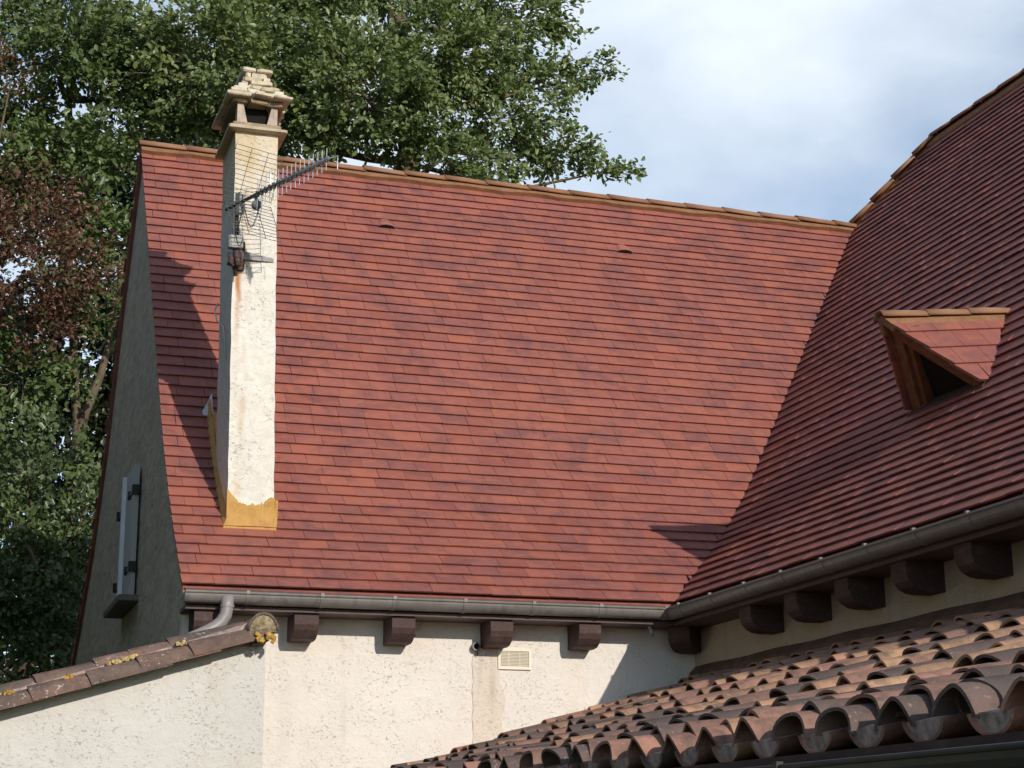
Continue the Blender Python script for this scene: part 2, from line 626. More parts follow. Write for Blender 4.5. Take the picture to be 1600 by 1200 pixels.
# gable wall: profile polygon extruded
prof = [(WALL + .002, GZ)]
prof += [(WALL + .002, zr(WALL) - .06)]
prof += [(y, zr(y) - .05) for y in np.linspace(.4, A, 16)]
prof += [(y, z - .05) for y, z in BACK[1:-1]] + [(8.55, .38), (8.55, GZ)]
gw = MB()
gw.prism(prof, lambda u, w, t: (t, u, w), -LX + .035, -LX + .33)
fix_normals(gw.build('gable_wall', M['plaster_gable'], house))

# --- roof deck (both wings, one skin)
rd = MB()
ysm = list(np.linspace(0, A, 20))
dz = -.012
for y0, y1 in zip(ysm[:-1], ysm[1:]):
    rd.add([(-LX + .02, y0, zr(y0) + dz), (y0, y0, zr(y0) + dz), (y1, y1, zr(y1) + dz), (-LX + .02, y1, zr(y1) + dz)], [(0, 1, 2, 3)])
xsm = list(np.linspace(0, A, 20)) + list(np.linspace(A, B, 4)[1:])
for x0, x1 in zip(xsm[:-1], xsm[1:]):
    c0 = x0 if x0 <= A else 2 * A - x0
    c1 = x1 if x1 <= A else 2 * A - x1
    rd.add([(x0, YEND, zr(x0) + dz), (x1, YEND, zr(x1) + dz), (x1, c1, zr(x1) + dz), (x0, c0, zr(x0) + dz)], [(0, 1, 2, 3)])
for (y0, z0), (y1, z1) in zip(BACK[:-1], BACK[1:]):
    rd.add([(-LX + .02, y0, z0 + dz), (2 * A - y0 if 0 else y0, y0, z0 + dz), (y1, y1, z1 + dz), (-LX + .02, y1, z1 + dz)], [(3, 2, 1, 0)])
rd.add([(A, A, zr(A) + dz), (B, 2 * A - B, zr(B) + dz), (9.0, 8.9, .25), (8.9, 8.9, .25)], [(0, 1, 2, 3)])
rd.add([(B, YEND, zr(B) + dz), (9.5, YEND, .1), (9.5, 8.9, .1), (B, 2 * A - B, zr(B) + dz)], [(0, 1, 2, 3)])
roof = rd.build('roof', M['tile'], house)

# --- flat tiles
TW, EX, TL, TH = 0.215, 0.127, 0.158, 0.013
H_LOW, H_UP = 0.0185, -0.003


def tile_pts(w, l, dh=0.0):
    g_ = 0.0012
    return [(g_, .004, H_LOW + dh), (w - g_, .004, H_LOW + dh), (w - g_, l, H_UP), (g_, l, H_UP),
            (g_, 0, H_LOW + TH + dh), (w - g_, 0, H_LOW + TH + dh), (w - g_, l, H_UP + TH), (g_, l, H_UP + TH)]


tile_vars = []
for i in range(24):
    b_ = MB()
    p8 = [Vector(q) for q in tile_pts(TW, TL)]
    j = [rng.uniform(-.0016, .0016) for _ in range(4)]
    hh = [rng.uniform(-.0012, .0018), rng.uniform(-.0012, .0018)]
    for q in (0, 4):
        p8[q].y += j[0]
        p8[q].z += hh[0]
    for q in (1, 5):
        p8[q].y += j[1]
        p8[q].z += hh[1]
    b_.hexa(p8, (i + .5) / 24)
    tile_vars.append(b_.mesh('roof_tile', M['tile']))


def frame_left(x, s):
    y, z = yat(s), zat(s)
    y2, z2 = yat(s + TL), zat(s + TL)
    d = Vector((0, y2 - y, z2 - z)).normalized()
    nrm = Vector((0, -d.z, d.y))
    return Matrix(((1, 0, nrm.x, x), (0, d.y, nrm.y, y), (0, d.z, nrm.z, z), (0, 0, 0, 1)))


def frame_right(yr, s):
    # local x runs towards -Y
    x, z = yat(s), zat(s)
    x2, z2 = yat(s + TL), zat(s + TL)
    d = Vector((x2 - x, 0, z2 - z)).normalized()
    nrm = Vector((-d.z, 0, d.x))
    return Matrix(((0, d.x, nrm.x, x), (-1, d.y, nrm.y, yr), (0, d.z, nrm.z, z), (0, 0, 0, 1)))


rest = MB()
full = []
DORM_Y, DORM_XF, DORM_XB = -1.726, 1.30, 1.80


def put_tile(F, w, wcut0, wcut1, rnd):
    """tile of width w, cut so that lower/upper edges end at wcut0/wcut1 (from the left), into the joined remainder"""
    p8 = [Vector(q) for q in tile_pts(w, TL, rng.uniform(-.001, .002))]
    for idx in (1, 5):
        p8[idx].x = max(min(w - .0025, wcut0), .004)
    for idx in (2, 6):
        p8[idx].x = max(min(w - .0025, wcut1), .004)
    rest.hexa([F @ q for q in p8], rnd)


ncA = int(S_A / EX)
vent_at = [(-1.319, 3.422), (1.081, 3.406)]
for c in range(ncA + 1):
    s = c * EX
    x = -LX - rng.choice([0.0, .5, .5, 0.0, .28, .72, rng.random()]) * TW * .999
    first = True
    y0, y1 = yat(s), yat(s + TL)
    while x < y1:
        w = TW
        xs = x
        if xs < -LX:
            w = TW + xs + LX
            xs = -LX
        F = frame_left(xs + rng.uniform(-.001, .001), s)
        F = F @ Matrix.Rotation(rng.gauss(0, .0035), 4, 'Z')
        yc_ = yat(s + EX / 2)
        skip = -3.10 < xs + w / 2 < -2.90 and .72 < yc_ < 1.14
        if not skip:
            if w == TW and xs + w < y0 - .002 and s + TL < S_A + .03:
                full.append((px_area([F @ Vector(q) for q in ((0, 0, .03), (w, 0, .03), (w, EX, .02), (0, EX, .02))]), F))
            else:
                put_tile(F, w, y0 - xs - .004, y1 - xs - .004, rng.random())
        x += TW
# right wing: seen end-on and compressed, still real tiles
ncB = int(S_B / EX)
for c in range(ncB + 1):
    s = c * EX
    x0, x1 = yat(s), yat(s + TL)
    c0 = x0 if x0 <= A else 2 * A - x0
    c1 = x1 if x1 <= A else 2 * A - x1
    start = max(c0, c1)
    y = -6.9 + rng.random() * TW
    while y < start:
        # tile spans y .. y+TW ; local x goes to -Y from y+TW
        lo, hi = y, y + TW
        F = frame_right(hi + rng.uniform(-.001, .001), s) @ Matrix.Rotation(rng.gauss(0, .004), 4, 'Z')
        xm = yat(s + EX / 2)
        t = (xm - DORM_XF) / (DORM_XB - DORM_XF)
        hole = -.02 < t < .62 and abs((lo + hi) / 2 - DORM_Y) < .30 * (1 - t)
        if not hole:
            if hi < min(c0, c1) - .002:
                p8 = [F @ Vector(q) for q in tile_pts(TW, TL, rng.uniform(-.0015, .004))]
                rest.hexa(p8, rng.random())
            else:
                # cut on the valley / hip side: shift the left edge
                p8 = [Vector(q) for q in tile_pts(TW, TL)]
                l0 = min(max(hi - c0 + .004, .0025), TW - .004)
                l1 = min(max(hi - c1 + .004, .0025), TW - .004)
                for idx in (0, 4):
                    p8[idx].x = l0
                for idx in (3, 7):
                    p8[idx].x = l1
                rest.hexa([F @ q for q in p8], rng.random())
        y += TW
# verge column of the back slope, whose edge shows beyond the gable
for (y0, z0), (y1, z1) in zip(BACK[:-1], BACK[1:]):
    ln = math.hypot(y1 - y0, z1 - z0)
    n = max(1, int(ln / EX))
    d = Vector((0, y0 - y1, z0 - z1)).normalized()
    nrm = Vector((0, d.z, -d.y)) if d.y < 0 else Vector((0, -d.z, d.y))
    if nrm.z < 0:
        nrm = -nrm
    for i in range(n):
        q = Vector((0, y1, z1)) + d * (i * ln / n)
        for cc in range(2):
            xx_ = -LX - (.02 if i % 2 else .0) + cc * TW
            F = Matrix(((1, 0, nrm.x, xx_), (0, d.y, nrm.y, q.y), (0, d.z, nrm.z, q.z), (0, 0, 0, 1)))
            rest.hexa([F @ Vector(k_) for k_ in tile_pts(TW, TL, .004)], rng.random())

full.sort(key=lambda t: -t[0])
for i, (ar, F) in enumerate(full):
    v_ = rng.randrange(24)
    if i < 300:
        link('roof_tile', tile_vars[v_], roof, F)
    else:
        rest.hexa([F @ Vector(q.co) for q in tile_vars[v_].vertices], rng.random())
rs = rest.build('roof_tiling', M['tile'], roof)
rs['kind'] = 'stuff'


# --- ridge, hip and verge
def ridge_piece(name, p0, p1, r0, r1, side, parent, mat, rnd, drop=.75):
    """half-round tile lying from p0 to p1; side = horizontal unit vector across"""
    p0, p1, side = Vector(p0), Vector(p1), Vector(side)
    d = (p1 - p0).normalized()
    up = side.cross(d).normalized()
    if up.z < 0:
        up = -up
    vs, fs = [], []
    n = 8
    for (pp, r) in ((p0, r0), (p1, r1)):
        for rr_ in (r, r - .014):
            for i in range(n + 1):
                t = math.pi * i / n
                vs.append(pp + side * (math.cos(t) * rr_ * 1.05) + up * (math.sin(t) * rr_ * drop))
    m_ = n + 1
    for i in range(n):
        fs.append((i, i + 1, 2 * m_ + i + 1, 2 * m_ + i))
        fs.append((m_ + i + 1, m_ + i, 3 * m_ + i, 3 * m_ + i + 1))
        fs.append((i + 1, i, m_ + i, m_ + i + 1))
        fs.append((2 * m_ + i, 2 * m_ + i + 1, 3 * m_ + i + 1, 3 * m_ + i))
    fs.append((0, 2 * m_, 3 * m_, m_))
    fs.append((n, m_ + n, 3 * m_ + n, 2 * m_ + n))
    b_ = MB()
    b_.add(vs, fs, rnd)
    o = b_.build(name, mat, parent, True)
    return fix_normals(o)


RZ = zr(A)
x = -LX
i = 0
while x < A - .1:
    l_ = .43 + rng.uniform(-.02, .02)
    xe = min(x + l_, A + .02)
    ridge_piece('ridge_tile', (x - .02, A, RZ + .00 + rng.uniform(-.004, .006)), (xe, A, RZ - .008 + rng.uniform(-.004, .004)), .100, .094, (0, 1, 0), roof,
                M['ridge'], rng.random())
    x = xe
    i += 1
# bedding mortar on both flanks of the ridge, lumpy lower edge
bm_ = MB()
n = 64
wv = [.112 + .012 * math.sin(i * 1.1) + rng.uniform(-.008, .008) for i in range(n + 1)]
for i in range(n):
    x0 = -LX + (A + LX) * i / n
    x1 = -LX + (A + LX) * (i + 1) / n
    for sgn in (-1, 1):
        w0, w1 = wv[i], wv[i + 1]
        d = Vector((0, sgn * .63, -.78))
        nn = Vector((0, sgn * .78, .63))
        top = Vector((0, A + sgn * .02, RZ + .05))
        p = [Vector((x0, 0, 0)) + top + nn * .0, Vector((x1, 0, 0)) + top, Vector((x1, 0, 0)) + top + d * (w1 + .04) + nn * .012, Vector((x0, 0, 0)) + top + d * (w0 + .04) + nn * .012]
        lo = [q - nn * .05 for q in p]
        bm_.hexa(lo + p)
fix_normals(bm_.build('ridge_mortar', M['ochre'], roof))
# hip from the left ridge end up to the right ridge, then the right ridge
hp0, hp1 = Vector((A, A, zr(A) + .02)), Vector((B, 2 * A - B, zr(B) + .02))
hd = (hp1 - hp0)
nh = 4
hside = Vector((1, 1, 0)).normalized()
for i in range(nh):
    ridge_piece('hip_tile', hp0 + hd * (i / nh) + Vector((0, 0, .012)), hp0 + hd * ((i + 1) / nh) , .105, .085, hside, roof, M['ridge'], rng.random())
hm = MB()
for i in range(14):
    a0, a1 = hp0 + hd * (i / 14), hp0 + hd * ((i + 1) / 14)
    dn = Vector((-.616, 0, -.788))
    hm.hexa([a0 + Vector((-.02, -.02, -.06)), a1 + Vector((-.02, -.02, -.06)), a1 + dn * (.15 + rng.uniform(-.015, .015)) + Vector((0, 0, -.05)), a0 + dn * .15 + Vector((0, 0, -.05)),
             a0 + Vector((0, 0, .035)), a1 + Vector((0, 0, .035)), a1 + dn * (.15 + rng.uniform(-.015, .015)) + Vector((-.012, 0, .01)), a0 + dn * .15 + Vector((-.012, 0, .01))])
fix_normals(hm.build('hip_mortar', M['ochre'], roof))
y = 2 * A - B + .03
while y > -6.8:
    ridge_piece('ridge_tile', (B, y, zr(B) + .006 + rng.uniform(-.003, .004)), (B, y - .42, zr(B) + .0), .100, .093, (1, 0, 0), roof, M['ridge'], rng.random())
    y -= .42
rm_ = MB()
yy0 = 2 * A - B + .05
for i in range(30):
    ya_, yb_ = yy0 - i * .24, yy0 - (i + 1) * .24
    for sg_ in (-1, 1):
        rm_.hexa([(B, ya_, zr(B) - .05), (B, yb_, zr(B) - .05), (B + sg_ * .13, yb_, zr(B) - .19), (B + sg_ * .13, ya_, zr(B) - .19),
                  (B, ya_, zr(B) + .068), (B, yb_, zr(B) + .068), (B + sg_ * .125, yb_, zr(B) - .085 + .006 * math.sin(i + 1)), (B + sg_ * .125, ya_, zr(B) - .085 + .006 * math.sin(i))])
fix_normals(rm_.build('ridge_mortar', M['ochre'], roof))
# verge boards under the tile edge, both slopes
vb = MB()
pts = [(y, zr(y)) for y in np.linspace(0.02, A, 24)]
for (y0, z0), (y1, z1) in zip(pts[:-1], pts[1:]):
    vb.hexa([(-LX + .012, y0, z0 - .055), (-LX + .034, y0, z0 - .055), (-LX + .034, y1, z1 - .055), (-LX + .012, y1, z1 - .055),
             (-LX + .012, y0, z0 - .008), (-LX + .034, y0, z0 - .008), (-LX + .034, y1, z1 - .008), (-LX + .012, y1, z1 - .008)])
for (y0, z0), (y1, z1) in zip(BACK[:-1], BACK[1:]):
    vb.hexa([(-LX - .002, y0, z0 - .075), (-LX + .034, y0, z0 - .075), (-LX + .034, y1, z1 - .075), (-LX - .002, y1, z1 - .075),
             (-LX - .002, y0, z0 - .008), (-LX + .034, y0, z0 - .008), (-LX + .034, y1, z1 - .008), (-LX - .002, y1, z1 - .008)])
vb.build('verge_board', M['tile'], roof)

# --- two small ventilation tiles with arched mouths, the shade inside painted dark
for vx, vy in vent_at:
    s = round(float(np.interp(vy, _ys, _ss)) / EX) * EX
    F = frame_left(vx, s)
    b_ = MB()
    n = 8
    vs, fs = [], []
    for (yy, r, zz) in ((-.012, .085, .030), (.13, .05, .014)):
        for k_ in (1, .86):
            for i in range(n + 1):
                t = math.pi * i / n
                vs.append(F @ Vector((math.cos(t) * r * k_, yy, zz - .004 + math.sin(t) * r * .36 * k_)))
    m_ = n + 1
    for i in range(n):
        fs += [(i, i + 1, 2 * m_ + i + 1, 2 * m_ + i), (i + 1, i, m_ + i, m_ + i + 1), (m_ + i + 1, m_ + i, 3 * m_ + i, 3 * m_ + i + 1)]
    b_.add(vs, fs, .4)
    vt = b_.build('vent_tile', M['tile'], roof, True)
    d_ = MB()
    vs = [F @ Vector((math.cos(math.pi * i / n) * .080, -.014, .020 + math.sin(math.pi * i / n) * .032)) for i in range(n + 1)]
    d_.add(vs, [tuple(range(n + 1))])
    d_.build('vent_mouth_shade', M['dark_void'], roof)

# --- eaves: soffit boards, corbels, gutters
ev = MB()
ev.hexa([(-LX + .03, -.025, -.150), (.0, -.025, -.150), (WALL, WALL, -.150), (-LX + .03, WALL, -.150),
         (-LX + .03, -.025, -.125), (.0, -.025, -.125), (WALL, WALL, -.125), (-LX + .03, WALL, -.125)])
ev.hexa([(-.025, YEND, -.152), (WALL, YEND, -.152), (WALL, WALL, -.152), (-.025, -.025, -.152),
         (-.025, YEND, -.127), (WALL, YEND, -.127), (WALL, WALL, -.127), (-.025, -.025, -.127)])
fix_normals(ev.build('soffit_board', M['fascia_wood'], house))
ev = MB()
ev.hexa([(-LX + .03, .0, -.125), (.0, .0, -.125), (.02, .02, -.125), (-LX + .03, .02, -.125),
         (-LX + .03, .0, -.014), (.0, .0, -.014), (.02, .02, -.003), (-LX + .03, .02, -.003)])
ev.hexa([(.0, YEND, -.127), (.02, YEND, -.127), (.02, .02, -.127), (.0, .0, -.127),
         (.0, YEND, -.014), (.02, YEND, -.003), (.02, .02, -.003), (.0, .0, -.014)])
fix_normals(ev.build('fascia', M['fascia_wood'], house))
CP = [(WALL, -.152), (.005, -.152), (.005, -.225), (.02, -.262), (.05, -.295), (.09, -.315), (.14, -.322), (WALL, -.322)]
cb = MB()
cb.prism(CP, lambda u, w, t: (t, u, w), -.0825, .0825)
corb = cb.mesh('corbel', M['brown_wood'])
for cx in (-3.375, -2.705, -2.030, -1.322, -.664):
    fix_normals(link('corbel', corb.copy(), house, Matrix.Translation((cx, 0, rng.uniform(-.003, .003)))))
for cy in (-1.10, -1.75, -2.40, -3.05, -3.70, -4.35, -5.0, -5.65):
    fix_normals(link('corbel', corb.copy(), house, Matrix.Translation((0, cy, 0)) @ Matrix.Rotation(-math.pi / 2, 4, 'Z')))
fix_normals(link('corbel', corb.copy(), house, Matrix.Translation((.02, .02, -.001)) @ Matrix.Rotation(-math.pi / 4, 4, 'Z') @ Matrix.Scale(1.25, 4, (0, 1, 0))))
GR = .064
GC = (-.062, -.055)      # gutter axis (outward, z)


def gutter_prof(r):
    return [(GC[0] + math.cos(t) * r, GC[1] + math.sin(t) * r) for t in np.linspace(math.pi, 2 * math.pi, 13)]


def gutter(name, along):
    b_ = MB()
    po, pi_ = gutter_prof(GR), gutter_prof(GR - .004)
    prof_ = po + pi_[::-1]
    n_ = len(prof_)
    if along == 'x':
        vs = [(-LX + .01, u, w) for u, w in prof_] + [(u, u, w) for u, w in prof_]
    else:
        vs = [(u, u, w) for u, w in prof_] + [(u, YEND, w) for u, w in prof_]
    fs = [(i, (i + 1) % n_, n_ + (i + 1) % n_, n_ + i) for i in range(n_)]
    fs += [tuple(range(n_)), tuple(range(n_, 2 * n_))]
    b_.add(vs, fs)
    # rolled rim and end cap
    u, w = GC[0] - GR - .002, GC[1] + .006
    if along == 'x':
        b_.tube([(-LX + .01, u, w), (u, u, w)], .009, 8)
        b_.add([(-LX + .012, a_, c_) for a_, c_ in po], [tuple(range(len(po)))])
    else:
        b_.tube([(u, u, w), (u, YEND, w)], .009, 8)
    g_o = fix_normals(b_.build(name, M['gutter_zinc'], house))
    ts = [(-LX + .42 + .5 * i) for i in range(7)] if along == 'x' else [-.33 - .52 * i for i in range(13)]
    for t_ in ts:
        j_ = MB()
        pr = gutter_prof(GR + .004)
        pr2 = gutter_prof(GR - .002)
        pp = pr + pr2[::-1]
        if along == 'x':
            j_.prism(pp, lambda u, w, t: (t, u, w), t_ - .011, t_ + .011)
            j_.box((t_, GC[0] - GR - .004, GC[1] + .012), (.024, .02, .022))
        else:
            j_.prism(pp, lambda u, w, t: (u, t, w), t_ - .011, t_ + .011)
            j_.box((GC[0] - GR - .004, t_, GC[1] + .012), (.02, .024, .022))
        fix_normals(j_.build('gutter_bracket', M['gutter_zinc'], g_o))
    return g_o


gutter('gutter', 'x')
gutter('gutter', 'y')
# downpipe: short outlet, swept bend towards the annex roof
dp = MB()
path = [(-3.262, -.108, -.070), (-3.262, -.108, -.14), (-3.270, -.108, -.195), (-3.295, -.108, -.240), (-3.335, -.11, -.275), (-3.385, -.115, -.305), (-3.45, -.12, -.338), (-3.52, -.13, -.37)]
dp.tube(path, .043, 14)
dpo = dp.build('downpipe', M['pipe_grey'], house, True)
cl_ = MB()
cl_.tube([(-3.262, -.108, -.128), (-3.262, -.108, -.145)], .047, 14)
cl_.build('collar', M['pipe_grey'], dpo)

# --- wall details
pt = MB()
edge = []
zz_ = np.linspace(-.30, -1.25, 16)
lft = [(-1.463 + .006 * math.sin(i * 2.1), z) for i, z in enumerate(zz_)]
rgt = [(-1.27 + .05 * (i / 15) ** .5 + .022 * math.sin(i * 1.3) - .02 * (i < 3), z) for i, z in enumerate(zz_)]
for i in range(15):
    (a0, z0), (a1, z1), (b0, _), (b1, _) = lft[i], lft[i + 1], rgt[i], rgt[i + 1]
    pt.hexa([(a0, WALL - .006, z0), (b0, WALL - .006, z0), (b0, WALL + .01, z0), (a0, WALL + .01, z0), (a1, WALL - .006, z1), (b1, WALL - .006, z1), (b1, WALL + .01, z1), (a1, WALL + .01, z1)])
fix_normals(pt.build('plaster_patch', M['plaster_patch'], house))
gx0, gx1, gz0, gz1 = -1.277, -1.030, -.468, -.322
gr = MB()
fr = .017
yf = WALL - .016
for c_, s_ in (((gx0 + gx1) / 2, gz1 - fr / 2), ((gx0 + gx1) / 2, gz0 + fr / 2)):
    gr.box((c_, yf + .008, s_), (gx1 - gx0, .018, fr))
for c_ in (gx0 + fr / 2, gx1 - fr / 2):
    gr.box((c_, yf + .008, (gz0 + gz1) / 2), (fr, .018, gz1 - gz0 - 2 * fr))
grille = gr.build('air_grille', M['ivory_plastic'], house)
bk = MB()
bk.box(((gx0 + gx1) / 2, WALL - .003, (gz0 + gz1) / 2), (gx1 - gx0 - .03, .003, gz1 - gz0 - .03))
bk.build('grille_back', M['grille_shadow'], grille)
ns = 11
for i in range(ns):
    z = gz0 + fr + (gz1 - gz0 - 2 * fr) * (i + .5) / ns
    s_ = MB()
    s_.box(((gx0 + gx1) / 2, yf + .008, z), (gx1 - gx0 - 2 * fr - .002, .008, .0058), Matrix.Rotation(.4, 3, 'X'))
    s_.build('slat', M['ivory_plastic'], grille)
for i in (1, 2):
    s_ = MB()
    s_.box((gx0 + (gx1 - gx0) * i / 3, yf + .012, (gz0 + gz1) / 2), (.006, .008, gz1 - gz0 - 2 * fr))
    s_.build('bar', M['ivory_plastic'], grille)
ps = MB()
ps.tube([(-1.445, WALL + .01, -.315), (-1.447, WALL - .05, -.317)], .029, 14, cap=False)
ps.tube([(-1.447, WALL - .05, -.317), (-1.445, WALL + .0, -.315)], .022, 14, cap=False)
vs = []
for r_ in (.029, .022):
    vs += [(-1.447 + math.cos(t) * r_, WALL - .05, -.317 + math.sin(t) * r_) for t in np.linspace(0, 2 * math.pi, 15)[:-1]]
ps.add(vs, [(i, (i + 1) % 14, 14 + (i + 1) % 14, 14 + i) for i in range(14)])
pipe = ps.build('wall_pipe', M['band_steel'], house, True)
pv = MB()
pv.add([(-1.447 + math.cos(t) * .0225, WALL - .02, -.317 + math.sin(t) * .0225) for t in np.linspace(0, 2 * math.pi, 15)[:-1]], [tuple(range(14))])
pv.tube([(-1.437, WALL - .03, -.345), (-1.435, WALL - .032, -.38)], .004, 6)
pv.build('pipe_mouth', M['dark_void'], pipe)  # the disc paints the shade inside the pipe
lp = MB()
lp.tube([(-.215, .0, -.165), (-.20, -.01, -.20), (-.19, -.005, -.235)], [.012, .016, .008], 8)
lp.build('eave_hook', M['band_steel'], house, True)

# gable window: a pair of shutters, sill and strap hinges
gxw = -LX + .035
sh1 = MB()
sh1.box((gxw - .04, 3.20, .875), (.04, .62, 1.09))
o1 = sh1.build('shutter', M['shutter_paint'], house)
sh2 = MB()
sh2.box((gxw - .015, 3.84, .875), (.03, .62, 1.09))
o2 = sh2.build('shutter', M['shutter_paint'], house)
bt = MB()
bt.box((gxw - .077, 3.50, .875), (.034, .06, 1.09))
bt.build('cover_strip', M['white_paint'], o1)
for zz in (.56, 1.20):
    h_ = MB()
    h_.box((gxw - .066, 3.06, zz), (.010, .26, .035))
    h_.box((gxw - .072, 3.16, zz), (.02, .04, .07))
    h_.box((gxw - .05, 2.88, zz), (.06, .05, .08))
    h_.build('hinge', M['black_iron'], o1)
    h_ = MB()
    h_.box((gxw - .036, 4.02, zz), (.02, .30, .05))
    h_.box((gxw - .043, 3.95, zz), (.02, .04, .07))
    h_.box((gxw - .035, 4.18, zz), (.06, .05, .08))
    h_.build('hinge', M['black_iron'], o2)
sw = MB()
sw.rounded_box((gxw - .075, 3.33, .285), (.17, 1.20, .06), .012)
sw.build('window_sill', M['stone_sill'], house)

# --- dormer on the right wing: small triangular vent dormer leaning forward
pk = Vector((.81, DORM_Y, 1.725))
bkp = Vector((1.80, DORM_Y, zr(1.80) + .0))
fR = Vector((1.27, -2.19, zr(1.27) + .02))
fL = Vector((1.30, -1.26, zr(1.30) + .02))
dm = MB()
for ft in (fR, fL):
    nrm = (bkp - pk).cross(ft - pk).normalized()
    if nrm.z < 0:
        nrm = -nrm
    dm.add([pk, bkp, ft, pk - nrm * .03, bkp - nrm * .03, ft - nrm * .03], [(0, 1, 2), (5, 4, 3), (0, 2, 5, 3), (2, 1, 4, 5), (1, 0, 3, 4)])
dormer = fix_normals(dm.build('dormer', M['dormer_wood'], house))
# tile courses on both slopes
for ft, sgn in ((fR, -1), (fL, 1)):
    ax = (bkp - pk).normalized()
    nrm = (bkp - pk).cross(ft - pk).normalized()
    if nrm.z < 0:
        nrm = -nrm
    up = nrm.cross(ax)
    if up.z < 0:
        up = -up
    H = (pk - ft).dot(up)
    u_ft = (ft - pk).dot(ax)
    W_ = (bkp - pk).length
    nrow = 4
    for rr_ in range(nrow):
        v0 = H * rr_ / nrow
        v1 = H * (rr_ + 1) / nrow + .03
        # triangle bounds at height v from ft
        def lim(v):
            t = min(v / H, 1.0)
            return u_ft + (0 - u_ft) * t - .045 * (1 - t) - .02, u_ft + (W_ - u_ft) * t + .012
        a0, b0 = lim(v0)
        a1, b1 = lim(min(v1, H))
        P3 = lambda u, v, h: pk + ax * u + up * (v - H) + nrm * h
        step = .21
        u = math.floor(min(a0, a1) / step) * step + (step / 2 if rr_ % 2 else 0) - step
        while u < max(b0, b1):
            l0, r0_ = max(u, a0), min(u + step - .003, b0)
            l1, r1_ = max(u, a1), min(u + step - .003, b1)
            if r0_ - l0 > .015 or r1_ - l1 > .015:
                r0_, r1_ = max(r0_, l0 + .002), max(r1_, l1 + .002)
                b_ = MB()
                vt_ = min(v1, H)
                b_.hexa([P3(l0, v0, .014), P3(r0_, v0, .014), P3(r1_, vt_, .002), P3(l1, vt_, .002),
                         P3(l0, v0 - .004, .036), P3(r0_, v0 - .004, .036), P3(r1_, vt_, .020), P3(l1, vt_, .020)], rng.uniform(.1, .8))
                fix_normals(b_.build('dormer_tile', M['tile'], dormer))
            u += step
# dormer ridge tiles
nd = 3
for i in range(nd):
    p0 = pk + (bkp - pk) * (i / nd) + Vector((-.03 if i == 0 else -.01, 0, .004))
    p1 = pk + (bkp - pk) * ((i + 1) / nd) + Vector((.0, 0, .0))
    ridge_piece('dormer_ridge_tile', p0, p1, .066, .060, (0, 1, 0), dormer, M['ridge'], .55 + .15 * i, .85)
mm = MB()
for sgn, ft in ((-1, fR), (1, fL)):
    nrm = (bkp - pk).cross(ft - pk).normalized()
    if nrm.z < 0:
        nrm = -nrm
    dn = (bkp - pk).normalized().cross(nrm)
    if dn.z > 0:
        dn = -dn
    a, b = pk + Vector((-.02, 0, .0)), bkp + Vector((0, 0, .0))
    mm.hexa([a - nrm * .02, b - nrm * .02, b + dn * .11 - nrm * .02, a + dn * .11 - nrm * .02 + Vector((.05, 0, 0)), a + nrm * .03, b + nrm * .03, b + dn * .11 + nrm * .028, a + dn * .11 + nrm * .028 + Vector((.05, 0, 0))])
fix_normals(mm.build('dormer_mortar', M['ochre'], dormer))
# barge boards and a near-black panel painting the shade of the opening
cen = (pk + fR + fL) / 3
for ft in (fR, fL):
    b_ = MB()
    inn = (cen - (pk + ft) / 2).normalized()
    back = Vector((1, 0, .25)).normalized()
    a, b = pk + Vector((.05, 0, -.04)), ft + Vector((-.01, 0, -.015))
    wd = .085
    b_.hexa([a, b, b + inn * wd, a + inn * wd, a + back * .04, b + back * .04, b + inn * wd + back * .04, a + inn * wd + back * .04])
    fix_normals(b_.build('barge_board', M['dormer_wood'], dormer))
    b_ = MB()
    a2, b2 = a + inn * (wd - .01) + back * .03, b + inn * (wd - .01) + back * .03
    b_.hexa([a2, b2, b2 + inn * .05, a2 + inn * .05, a2 + back * .10, b2 + back * .10, b2 + inn * .05 + back * .10, a2 + inn * .05 + back * .10])
    fix_normals(b_.build('inner_trim', M['dormer_wood'], dormer))
dk = MB()
vb_ = Vector((.13, 0, -.02))
dk.add([pk + vb_ + Vector((.02, 0, -.06)), fR + vb_, fL + vb_], [(0, 1, 2)])
dk.build('opening_shade', M['dark_void'], dormer)
ap = MB()
ap.hexa([fL + Vector((-.05, .02, -.05)), fR + Vector((-.05, -.02, -.05)), fR + Vector((.03, 0, .02)), fL + Vector((.03, 0, .02)),
         fL + Vector((-.05, .02, -.025)), fR + Vector((-.05, -.02, -.025)), fR + Vector((.03, 0, .05)), fL + Vector((.03, 0, .05))])
fix_normals(ap.build('dormer_apron', M['brown_wood'], dormer))

# --- chimney
ch = MB()
CY0, CY1 = .60, 1.16
zb, zt = .45, 3.53


def chx(z, right):
    t = (z - .70) / (3.46 - .70)
    return (-2.838 - .047 * t) if right else (-3.171 - .032 * t)


nz, nx, ny = 28, 4, 5
vs, fs = [], []
ring_n = 2 * (nx + ny)
for i in range(nz + 1):
    z = zb + (zt - zb) * i / nz
    l_, r_ = chx(z, 0), chx(z, 1)
    ring = [(l_ + (r_ - l_) * j / nx, CY0) for j in range(nx)] + [(r_, CY0 + (CY1 - CY0) * j / ny) for j in range(ny)] + \
           [(r_ + (l_ - r_) * j / nx, CY1) for j in range(nx)] + [(l_, CY1 + (CY0 - CY1) * j / ny) for j in range(ny)]
    for xx_, yy_ in ring:
        vs.append((xx_ + rng.uniform(-.0035, .0035), yy_ + rng.uniform(-.0035, .0035), z))
for i in range(nz):
    for j in range(ring_n):
        q = (j + 1) % ring_n
        fs.append((i * ring_n + j, i * ring_n + q, (i + 1) * ring_n + q, (i + 1) * ring_n + j))
fs.append(tuple(range(nz * ring_n, (nz + 1) * ring_n)))
ch.add(vs, fs)
